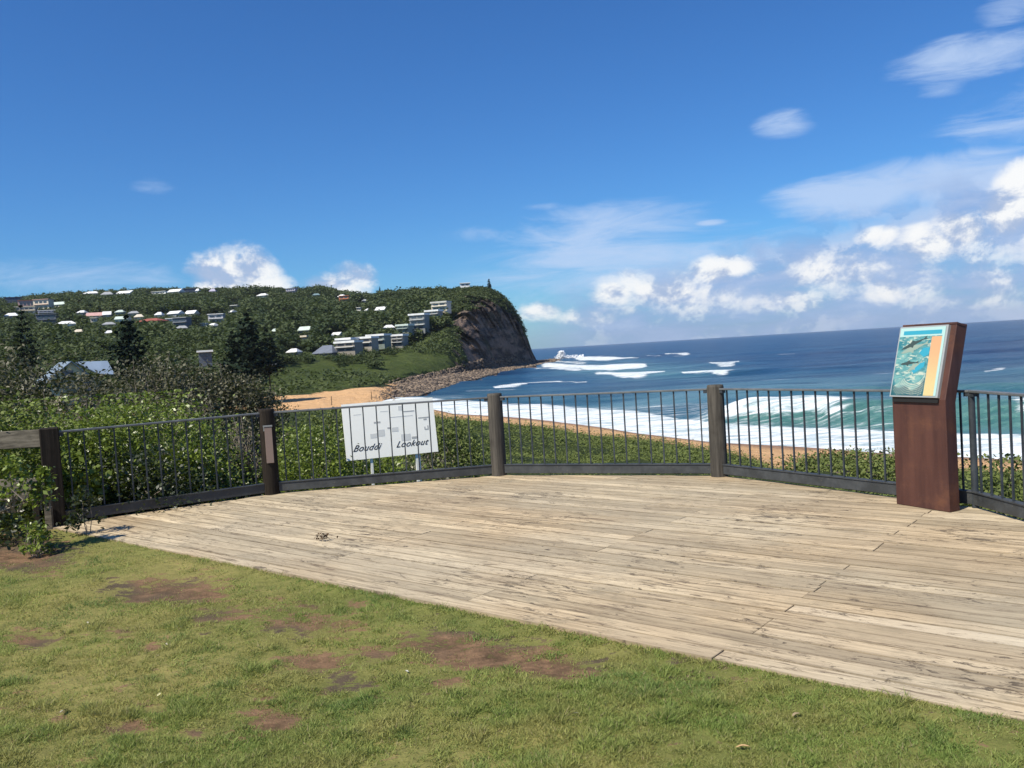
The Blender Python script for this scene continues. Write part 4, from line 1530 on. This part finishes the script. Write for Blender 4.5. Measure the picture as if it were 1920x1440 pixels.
def build_forest():
    rng = np.random.RandomState(12)
    n = 26000
    az = rng.uniform(math.radians(-40), math.radians(3), n)
    D, Z = knots_at(az)
    f = rng.rand(n)
    d = np.sqrt((D[6]*.98)**2*(1-f)+(D[9]*1.04)**2*f)
    x, y = np.sin(az)*d, np.cos(az)*d
    g, s = ground(x, y)
    px = px_of_az(az)
    w = fbm(x*.012, y*.012, 81)
    keep = np.zeros(n, bool)
    keep |= (px < 845) & (s > 8.02) & (rng.rand(n) < np.where(d < 500, .9, .55))
    keep |= (px < 470) & (s > 6.2) & (s <= 8.05) & (rng.rand(n) < .9)
    keep |= (px < 830) & (px >= 470) & (s > 7.35) & (s <= 8.02) & (w > .55) & (rng.rand(n) < .5)
    keep |= (px >= 845) & (px < 990) & (s > 8.35) & (rng.rand(n) < .95)
    keep |= (px >= 845) & (px < 960) & (s > 8.0) & (w > .5) & (rng.rand(n) < .5)
    az, d, x, y, g, s, px, w = (a[keep] for a in (az, d, x, y, g, s, px, w))
    small = ((px > 845) | ((s > 7.1) & (s < 8.02) & (px > 470)))
    r = np.where(small, rng.uniform(1.6, 3.2, len(x)), rng.uniform(3.2, 6.0, len(x)))
    h = np.where(small, r*rng.uniform(.7, 1.0, len(x)), r*rng.uniform(.7, 1.25, len(x)))
    h = h*np.where(s > 8.85, .7, 1)
    gz = g+np.where(small, h*.5, h*.8)
    # keep the lines of sight to the houses open
    tx, ty = project(np.stack([x, y, gz], -1))
    rp = r*F/d
    hp = h*F/d
    ok = np.ones(len(x), bool)
    for x0, x1, y0, y1, hd in RECTS:
        hit = (tx+rp*.9 > x0) & (tx-rp*.9 < x1) & (ty-hp < y1+1) & (ty+hp > y0) & (d < hd+12) & (d > hd*.3)
        # lower the trees that stand in front of a house
        dz = np.where(hit, (y1+1.5-(ty-hp))*d/F, 0)
        gz = gz-dz
        ty = ty+dz*F/d
        ok &= ~(dz > h*1.9)
        tiny = hit & (dz > h*.9)
        r, h = np.where(tiny, r*.75, r), np.where(tiny, h*.6, h)
    # low growth between the trees, over the green slope and the cliff top
    m = 26000
    az2 = rng.uniform(math.radians(-40), math.radians(2), m)
    D, Z = knots_at(az2)
    f = rng.rand(m)
    d2 = np.sqrt(D[7]**2*(1-f)+D[9]**2*f)
    x2, y2 = np.sin(az2)*d2, np.cos(az2)*d2
    g2, s2 = ground(x2, y2)
    p2 = px_of_az(az2)
    w2 = fbm(x2*.02, y2*.02, 83)
    k2 = ((s2 > 8.02) & (p2 < 850)) | ((w2 > .47) & (p2 < 870)) | ((w2 > .5) & (s2 > 8) & (p2 < 990))
    k2 &= ~((p2 > 870) & (s2 < 8.05))
    x2, y2, g2, s2, d2, p2 = (a[k2] for a in (x2, y2, g2, s2, d2, p2))
    r2 = rng.uniform(.9, 2.0, len(x2))
    ux_, uy_ = project(np.stack([x2, y2, g2+r2*.4], -1))
    ok2 = np.ones(len(x2), bool)
    for x0, x1, y0, y1, hd in RECTS:
        ok2 &= ~((ux_ > x0-2) & (ux_ < x1+2) & (uy_ < y1+3) & (uy_ > y0) & (d2 < hd+12))
    x2, y2, g2, r2, d2, s2 = (a[ok2] for a in (x2, y2, g2, r2, d2, s2))
    drop = np.stack([x[~ok], y[~ok], gz[~ok]], -1)
    x, y, gz, r, h, d, s = (a[ok] for a in (x, y, gz, r, h, d, s))
    Ps, Ss, Ts = [], [], []
    Cd = np.concatenate([drop, drop+rng.normal(size=drop.shape)*np.array([3, 3, 0])])
    rd = rng.uniform(1.0, 1.8, len(Cd))
    x2, y2, r2 = np.concatenate([x2, Cd[:, 0]]), np.concatenate([y2, Cd[:, 1]]), np.concatenate([r2, rd])
    g2 = ground(x2, y2)[0]
    C2 = np.stack([x2, y2, g2+r2*.4], -1)
    nl = 11
    Ps.append((C2[:, None]+rng.normal(size=(len(x2), nl, 3))*r2[:, None, None]*np.array([.6, .6, .35])).reshape(-1, 3))
    Ss.append((r2[:, None]*rng.uniform(.45, .9, (len(x2), nl))).ravel())
    Ts.append((rng.rand(len(x2))[:, None]*.5+rng.rand(len(x2), nl)*.5).ravel()*.93)
    for i in range(len(x)):
        near = d[i] < 420
        nl = 230 if near else (85 if r[i] > 3.2 else 40)
        P = tree_cards(np.array([x[i], y[i], gz[i]]), r[i], h[i], rng, nl)
        base = rng.rand()
        Ps.append(P)
        Ss.append(np.full(nl, r[i]*(.25 if near else .40))*rng.uniform(.6, 1.3, nl))
        Ts.append(np.clip(base**1.3*.78+rng.rand(nl)*.22, 0, 1)*.94)
    P = np.concatenate(Ps)
    V, Q = cards(P, np.concatenate(Ss), rng, .8, 1.1)
    me = np_mesh('hillside_forest', V, quads=Q, attrs={'tint': ('FACE', np.concatenate(Ts))})
    tag(add('hillside_forest', me, M['forest']), 'dense dark green woodland covering the hillside around the houses', 'forest', kind='stuff')
    print('forest trees', len(x), 'faces', len(Q))


build_forest()


def pine(px, y0, y1, wpx, d, label, drop=6.0):
    """Norfolk pine: straight trunk, regular tiers of drooping branches"""
    top = at_d(px, y0, d)
    b = at_d(px, y1, d)
    H = (top[2]-b[2])
    rng = np.random.RandomState(int(px))
    R = wpx*d/F/2
    root = thing('norfolk_pine', label, 'tree', b, 0, 'norfolk pines')
    MB().cyl((0, 0, -drop), (0, 0, H*.98), max(.18, H*.018), .05, 7).obj('trunk', M['bark'], root)
    Ps, Ss = [], []
    tiers = max(7, int(H/1.1))
    for k in range(tiers):
        f = k/(tiers-1)
        z = H*(.02+.96*f)
        rr = R*(1-f)**.8*rng.uniform(.8, 1.08)+.15
        nb = 10
        for j in range(nb):
            a = 2*math.pi*(j+rng.rand()*.6)/nb
            m = max(4, int(14*(1-f))+3)
            q = np.linspace(.15, 1, m)
            L = rr*rng.uniform(.75, 1.1)
            P = np.stack([np.cos(a)*L*q, np.sin(a)*L*q, z+L*(.10*q+.16*q*q)-.05*L], -1)
            P += rng.normal(size=P.shape)*L*.11
            Ps.append(P)
            Ss.append(np.full(m, (.16 if d < 400 else .42)*R+.12)*rng.uniform(.7, 1.3, m))
    P = np.concatenate(Ps)
    V, Q = cards(P, np.concatenate(Ss)*1.25, rng, .6, .6)
    add('crown', np_mesh('pine_crown', V, quads=Q, attrs={'tint': ('FACE', rng.rand(len(Q))*.9)}), M['pine'], root)


pine(918, 524, 548, 12, 672, 'lone norfolk pine standing on the top edge of the cliff')
pine(713, 538, 556, 7, 940, 'small dark norfolk pine on the skyline between the orange house and the headland')
pine(245, 592, 705, 92, 190, 'broad dark norfolk pine below the red roofed house')
pine(470, 588, 705, 96, 235, 'tallest dark norfolk pine of the clump above the green slope')
pine(505, 618, 700, 62, 240, 'shorter norfolk pine on the right side of the dark clump')
pine(440, 622, 702, 60, 238, 'shorter norfolk pine on the left side of the dark clump')
pine(48, 572, 690, 50, 205, 'narrow dark norfolk pine in front of the cream houses at the far left')


# ------------------------------------------------------------------ boulders at the foot of the headland, spray
def build_boulders():
    rng = np.random.RandomState(15)
    V0, F0 = ico(1)
    n = 15000
    az = rng.uniform(math.atan(-250/F), math.atan(92/F), n)
    D, Z = knots_at(az)
    f = rng.uniform(-.1, 1.15, n)
    d = D[6]*(1-f)+D[7]*f
    x, y = np.sin(az)*d, np.cos(az)*d
    px = px_of_az(az)
    k = (rng.rand(n) < sstep(720, 820, px))
    x, y, d, px = x[k], y[k], d[k], px[k]
    g, s = ground(x, y)
    n = len(x)
    r = rng.uniform(.45, 1.0, n)**2.0*1.15*(d/450)**.6
    r = np.where(px > 1045, r*.6, r)
    V = V0[None]*(1+rng.uniform(-.3, .3, (n, len(V0), 1)))*r[:, None, None]*np.stack([rng.uniform(.8, 1.4, n), rng.uniform(.8, 1.4, n), rng.uniform(.4, .75, n)], -1)[:, None]
    V = V+np.stack([x, y, np.maximum(g, SEA-.2)+r*.12], -1)[:, None]
    T = (F0[None]+np.arange(n)[:, None, None]*len(V0)).reshape(-1, 3)
    me = np_mesh('boulders', V.reshape(-1, 3), tris=T, attrs={'tint': ('FACE', np.repeat(rng.rand(n), len(F0)))})
    tag(add('boulders', me, M['boulder']), 'brown tumbled boulders along the shore under the cliff', 'boulders', kind='stuff')
    # spray burst off the point
    n = 1300
    c = on_z(1052, 673, SEA)
    dd = math.hypot(c[0], c[1])
    hgt = 15*dd/F
    q = rng.rand(n)**1.3
    P = np.stack([c[0]+rng.normal(size=n)*(.9+2.2*(1-q))*(dd/900)+q*.8, c[1]+rng.normal(size=n)*2, SEA+q*hgt], -1)
    n2 = 600
    P2 = np.stack([c[0]+rng.uniform(-2, 22, n2), c[1]+rng.normal(size=n2)*3, SEA+rng.rand(n2)**2*3], -1)
    P = np.concatenate([P, P2])
    rr = rng.uniform(.12, .5, len(P))
    V = V0[None]*rr[:, None, None]*(1+rng.uniform(-.25, .25, (len(P), len(V0), 1)))+P[:, None]
    T = (F0[None]+np.arange(len(P))[:, None, None]*len(V0)).reshape(-1, 3)
    tag(add('spray', np_mesh('spray', V.reshape(-1, 3), tris=T), M['spray']), 'white burst of spray where a wave hits the rocks off the point', 'sea spray', kind='stuff')


build_boulders()


def beach_posts():
    for px, y0, y1, d, lab in ((622, 741, 757, 215, 'thin dark post standing on the left of the orange sand'), (697, 735, 750, 235, 'thin dark post in the middle of the orange sand'),
                               (757, 733, 744, 250, 'short dark post near the water end of the orange sand')):
        b = at_d(px, y1, d)
        gz, _ = ground(b[0], b[1])
        h = (y1-y0)*d/F
        o = MB().cyl((0, 0, -.3), (0, 0, h), .10, .08, 7).cyl((0, 0, h), (0, 0, h+.05), .12, .12, 7).obj('beach_post', M['bark'])
        o.location = (b[0], b[1], float(gz))
        tag(o, lab, 'post', 'posts on the beach')


beach_posts()


# ------------------------------------------------------------------ dune scrub
def build_scrub():
    rng = np.random.RandomState(21)
    n = 30000
    az = rng.uniform(math.atan((480-960)/F), math.radians(48), n)
    D, Z = knots_at(az)
    d0, d1 = D[1]+.3, D[3]+1.0
    f = rng.rand(n)
    d = d0*(d1/d0)**f
    x, y = np.sin(az)*d, np.cos(az)*d
    g, s = ground(x, y)
    px = px_of_az(az)
    gap = np.exp(-((px-1478)/32)**2)*(s > 2.35)
    w = fbm(x*.10, y*.10, 91)
    keep = (rng.rand(n) > gap*1.2) & (rng.rand(n) < .25+1.1*w)
    keep &= ~((s > 2.9) & (w < .5))
    keep &= ~((px < 660) & (d > 60))
    x, y, g, d, s, px, w = (a[keep] for a in (x, y, g, d, s, px, w))
    n = len(x)
    size = (.13+.0062*d)*rng.uniform(.6, 1.3, n)*(.5+.8*w)
    nl = 18
    base = rng.rand(n)
    C = np.stack([x, y, g+size*.08+(fbm(x*.15, y*.15, 11)-.5)*.6], -1)
    P = C[:, None]+rng.normal(size=(n, nl, 3))*size[:, None, None]*np.array([1.0, 1.0, .30])
    P[:, :, 2] = np.maximum(P[:, :, 2], C[:, None, 2]-.1)
    S = (size[:, None]*rng.uniform(.20, .46, (n, nl))).ravel()
    V, Q = cards(P.reshape(-1, 3), S, rng, .42, 1.8)
    T = np.clip(base[:, None]*.55+rng.rand(n, nl)*.45, 0, 1).ravel()
    me = np_mesh('dune_scrub', V, quads=Q, attrs={'tint': ('FACE', T)})
    tag(add('dune_scrub', me, M['leaf_olive']), 'low olive green scrub covering the dune between the deck and the beach', 'scrub', kind='stuff')
    print('scrub', n*nl)


build_scrub()


# ------------------------------------------------------------------ shrubs
def shrub(name, px, d, wid, ytop, zb, nleaf, leaf, mat, label, cat, group, seed, stems=22, deep=1.0, core=.25, open_=0.0):
    rng = np.random.RandomState(seed)
    c = at_d(px, 700, d)
    top = at_d(px, ytop, d)[2]
    H = max(top-zb, .1)
    root = thing(name, label, cat, (c[0], c[1], zb), 0, group)
    rx, ry = wid/2, wid/2*deep
    # branch tips spread over the crown, leaves cluster around them
    nt = max(14, nleaf//55)
    u = rng.normal(size=(nt, 3))
    u /= np.linalg.norm(u, axis=1)[:, None]
    u[:, 2] = np.abs(u[:, 2])*1.2-.25
    rad = rng.uniform(core, 1, nt)**.5
    tip = u*rad[:, None]*np.array([rx, ry, H*.80])+np.array([0, 0, H*.26])
    tip[:, 2] = np.clip(tip[:, 2], H*.04, H*.97)
    own = rng.randint(0, nt, nleaf)
    cl = .13*wid**.6*(1 if wid > .8 else .55)
    P = tip[own]+rng.normal(size=(nleaf, 3))*cl*np.array([1, 1, .75])
    P[:, 2] = np.clip(P[:, 2], .0, H*1.03)
    ck = rng.rand(nt)
    T = np.clip(ck[own]*.5+rng.rand(nleaf)*.5, 0, 1)
    V, Q = cards(P, leaf*rng.uniform(.6, 1.35, nleaf), rng, .55, .35)
    add('foliage', np_mesh('foliage', V, quads=Q, attrs={'tint': ('FACE', T)}), M[mat], root)
    mb = MB()
    for k in range(stems):
        t_ = tip[rng.randint(nt)]*rng.uniform(.8, 1.12)
        b = np.array([rng.normal()*wid*.10, rng.normal()*wid*.10*deep, -.05])
        m = (b+t_)/2+rng.normal(size=3)*np.array([.08, .08, .04])*wid
        kk = min(1, wid)
        mb.cyl(b, m, (.014+.004*wid)*kk, .010*kk, 5, False)
        mb.cyl(m, t_, .010*kk, .004, 5, False)
    mb.obj('stem', M['twig'], root)
    root.children[-1]['kind'] = 'stuff' if False else ''
    del root.children[-1]['kind']
    return root


G = 'leafy green shrubs behind the balustrade'
B = 'scraggly grey brown shrubs beyond the balustrade'
for a in [
    ('leafy_shrub', -90, 12.0, 2.6, 742, -.4, 9000, .056, 'leaf_olive', 'bright green leafy shrub cut by the left edge behind the timber fence', 'shrub', G, 1),
    ('leafy_shrub', 55, 12.2, 2.3, 758, -.4, 13000, .054, 'leaf_bright', 'bright green leafy shrub rising behind the weathered timber rail', 'shrub', G, 2),
    ('leafy_shrub', 165, 12.0, 1.7, 774, -.4, 13000, .052, 'leaf_bright', 'green leafy shrub just right of the square black corner post', 'shrub', G, 3),
    ('leafy_shrub', 265, 12.6, 2.3, 744, -.4, 13000, .052, 'leaf_bright', 'yellow green leafy shrub behind the middle of the first balustrade panel', 'shrub', G, 4),
    ('leafy_shrub', 375, 13.2, 1.1, 790, -.5, 4200, .050, 'leaf_bright', 'green leafy shrub left of the dead twigs in the first panel', 'shrub', G, 5),
    ('leafy_shrub', 575, 12.9, 1.5, 806, -.5, 9500, .050, 'leaf_bright', 'green leafy shrub between the black round post and the white sign', 'shrub', G, 6),
    ('leafy_shrub', 690, 13.6, 1.5, 862, -.6, 4500, .060, 'leaf_bright', 'small green shrub growing under the white sign', 'shrub', G, 7),
    ('leafy_shrub', -8, 9.3, .70, 856, .42, 800, .055, 'leaf_bright', 'leafy branches hanging over the timber rails at the left edge', 'shrub', G, 8, 12, .4),
    ('leafy_shrub', 66, 9.2, .24, 862, .42, 260, .050, 'leaf_bright', 'small spray of leaves in front of the timber rails by the corner post', 'shrub', G, 9, 8, .5),
    ('leafy_shrub', 40, 9.1, .28, 980, -.02, 420, .045, 'leaf_bright', 'low clump of leaves on the bare soil left of the corner post', 'shrub', G, 10),
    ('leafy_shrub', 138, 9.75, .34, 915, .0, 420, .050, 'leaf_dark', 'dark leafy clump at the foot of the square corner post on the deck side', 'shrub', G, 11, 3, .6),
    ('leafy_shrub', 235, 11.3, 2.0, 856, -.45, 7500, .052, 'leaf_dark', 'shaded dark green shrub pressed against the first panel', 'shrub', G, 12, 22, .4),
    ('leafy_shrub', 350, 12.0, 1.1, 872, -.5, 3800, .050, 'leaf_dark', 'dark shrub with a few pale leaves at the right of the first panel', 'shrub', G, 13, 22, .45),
    ('leafy_shrub', 335, 11.75, .9, 838, -.3, 1100, .085, 'leaf_bright', 'bright broad leaved clump low behind the right half of the first panel', 'shrub', G, 15, 14, .5),
    ('leafy_shrub', 110, 11.0, .8, 842, .0, 900, .085, 'leaf_bright', 'broad leaved branches right behind the square corner post', 'shrub', G, 16, 10, .5),
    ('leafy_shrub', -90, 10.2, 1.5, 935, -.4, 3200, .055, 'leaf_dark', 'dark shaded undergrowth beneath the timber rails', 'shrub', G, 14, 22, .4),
]:
    shrub(*a)
for a in [
    ('scraggly_shrub', -60, 26, 6, 648, -1.2, 5760, .13, 'leaf_brown', 'tall scraggly brownish shrub cut by the left edge', 'shrub', B, 31, 160),
    ('scraggly_shrub', 50, 24, 4.2, 660, -1.2, 7200, .115, 'leaf_brown', 'tall olive brown shrub left of the gabled house', 'shrub', B, 32, 160),
    ('scraggly_shrub', 135, 22, 3.0, 712, -1.2, 4680, .10, 'leaf_brown', 'low brown shrub right in front of the gabled house', 'shrub', B, 33, 160),
    ('scraggly_shrub', 215, 23, 3.0, 722, -1.2, 4680, .10, 'leaf_brown', 'low grey brown shrub right of the gabled house', 'shrub', B, 34, 192),
    ('scraggly_shrub', 292, 28, 3.6, 668, -1.3, 6840, .115, 'leaf_brown', 'rounded grey brown shrub under the broad dark pine', 'shrub', B, 35, 192),
    ('scraggly_shrub', 362, 30, 3.6, 678, -1.4, 6480, .115, 'leaf_brown', 'twiggy brown shrub in front of the dark white roofed house', 'shrub', B, 36, 224),
    ('scraggly_shrub', 425, 30, 3.2, 690, -1.4, 6120, .11, 'leaf_brown', 'twiggy brown shrub left of the green slope', 'shrub', B, 37, 224),
    ('scraggly_shrub', 478, 30, 2.2, 715, -1.4, 3960, .10, 'leaf_brown', 'small brown shrub where the orange sand begins', 'shrub', B, 38, 160),
    ('scraggly_shrub', 448, 13.6, 1.5, 782, -.8, 2592, .050, 'leaf_brown', 'half dead twiggy shrub just left of the black round post', 'shrub', B, 39, 288),
    ('scraggly_shrub', 610, 24, 3.4, 772, -1.6, 6500, .09, 'leaf_olive', 'dark olive bush right behind the second panel left of the sign', 'shrub', B, 40, 40),
    ('scraggly_shrub', 830, 18, 2.0, 790, -1.5, 5200, .075, 'leaf_olive', 'dark olive bush right of the white sign', 'shrub', B, 41, 40),
    ('scraggly_shrub', 730, 17, 3.0, 858, -1.5, 3744, .07, 'leaf_brown', 'dry brown bush behind the legs of the white sign', 'shrub', B, 42, 224),
    ('scraggly_shrub', 350, 18, 3.4, 740, -1.0, 4680, .085, 'leaf_brown', 'dark brown thicket above the first panel rail', 'shrub', B, 43, 288),
    ('scraggly_shrub', 1885, 11.5, 1.9, 868, -1.3, 6500, .06, 'leaf_olive', 'grey green bush behind the last panel right of the rusty pylon', 'shrub', B, 44, 30),
    ('scraggly_shrub', 1600, 30, 5.5, 862, -3.1, 6500, .12, 'leaf_olive', 'low green bush on the dune just left of the rusty pylon', 'shrub', B, 45, 20),
]:
    shrub(*a)


# ------------------------------------------------------------------ small litter
def leaf_litter():
    rng = np.random.RandomState(44)
    labs = [(119, 1333, .060, 'large pale leaf lying alone on the grass at the far lower left', (0.38, 0.35, 0.26)),
            (1492, 1337, .055, 'curled tan leaf on the grass right of centre below the deck edge', (0.34, 0.26, 0.15)),
            (1392, 1392, .060, 'orange brown leaf nearest the bottom edge of the lawn', (.50, .33, .16)),
            (1077, 1338, .040, 'small pale leaf on the grass below the bare soil', (0.38, 0.34, 0.25)),
            (298, 1298, .035, 'small yellowish leaf in the grass between two dark soil patches', (.60, .55, .28)),
            (312, 1200, .028, 'thin straw coloured leaf at the edge of a dark patch', (0.41, 0.37, 0.28)),
            (305, 1430, .035, 'pale green leaf at the very bottom of the lawn', (.50, .55, .35)),
            (762, 1250, .030, 'tiny white leaf on the brown soil in the middle of the lawn', (0.46, 0.45, 0.40)),
            (164, 1165, .030, 'tiny bright leaf in the upper left of the lawn', (0.45, 0.42, 0.31))]
    for px, py, s, lab, c in labs:
        p = on_z(px, py, 0)
        p[2] = float(lawn_z(np.array([p[0]]), np.array([p[1]]))[0])+.009
        V, Fs = [], []
        n = 7
        for i in range(n):
            f = i/(n-1)
            w = math.sin(math.pi*f)**.9*.22*s
            zc = .03*s*math.sin(math.pi*f*1.3)
            w2 = w*(.75+.25*math.sin(f*9+s*200))
            V += [((f-.5)*s, -w+.1*s*f*f, zc+.12*w), ((f-.5)*s, .1*s*f*f, zc), ((f-.5)*s, w2+.1*s*f*f, zc+.5*w)]
        for i in range(n-1):
            a = i*3
            Fs += [(a, a+3, a+4, a+1), (a+1, a+4, a+5, a+2)]
        o = MB().raw(V, Fs).obj('fallen_leaf', material('dry_leaf', c, .7, .2))
        o.location = p
        o.rotation_euler = (rng.uniform(-.2, .2), rng.uniform(-.2, .2), rng.uniform(0, 6))
        tag(o, lab, 'leaf', 'fallen leaves on the lawn')
    # withered sprig on the boards
    p = on_z(606, 1014, .002)
    r = thing('withered_sprig', 'dark withered sprig of leaves lying on the left part of the deck', 'twig', p)
    mb = MB()
    for k in range(6):
        a = rng.uniform(0, 6.28)
        L = rng.uniform(.035, .075)
        mb.cyl((0, 0, .02+.01*k), (math.cos(a)*L, math.sin(a)*L*.6, .004+rng.uniform(0, .05)), .0035, .002, 5)
    mb.obj('stalk', M['bark'], r)
    P = rng.normal(size=(34, 3))*np.array([.03, .02, .015])+np.array([0, 0, .04])
    P[:, 2] = np.maximum(P[:, 2], .006)
    V, Q = cards(P, rng.uniform(.018, .045, 34), rng, .5, .2)
    add('leaves', np_mesh('sprig_leaves', V, quads=Q, attrs={'tint': ('FACE', rng.rand(34))}), material('withered_leaf', (.09, .055, .03), .8, .2), r)


leaf_litter()


# ------------------------------------------------------------------ thin sea air
def build_haze():
    m = bpy.data.materials.new('sea_air')
    m.use_nodes = True
    t = NT(m.node_tree)
    out = t.n('ShaderNodeOutputMaterial')
    v = t.n('ShaderNodeVolumePrincipled', {'Color': (.80, .88, 1.0, 1), 'Density': 0.000038, 'Anisotropy': .1})
    t.t.links.new(v.outputs[0], out.inputs['Volume'])
    o = MB().box((0, 0, 71), (29000, 29000, 178)).obj('haze', m)
    tag(o, 'thin pale sea air between the deck and the far headland', 'haze', kind='stuff')


build_haze()
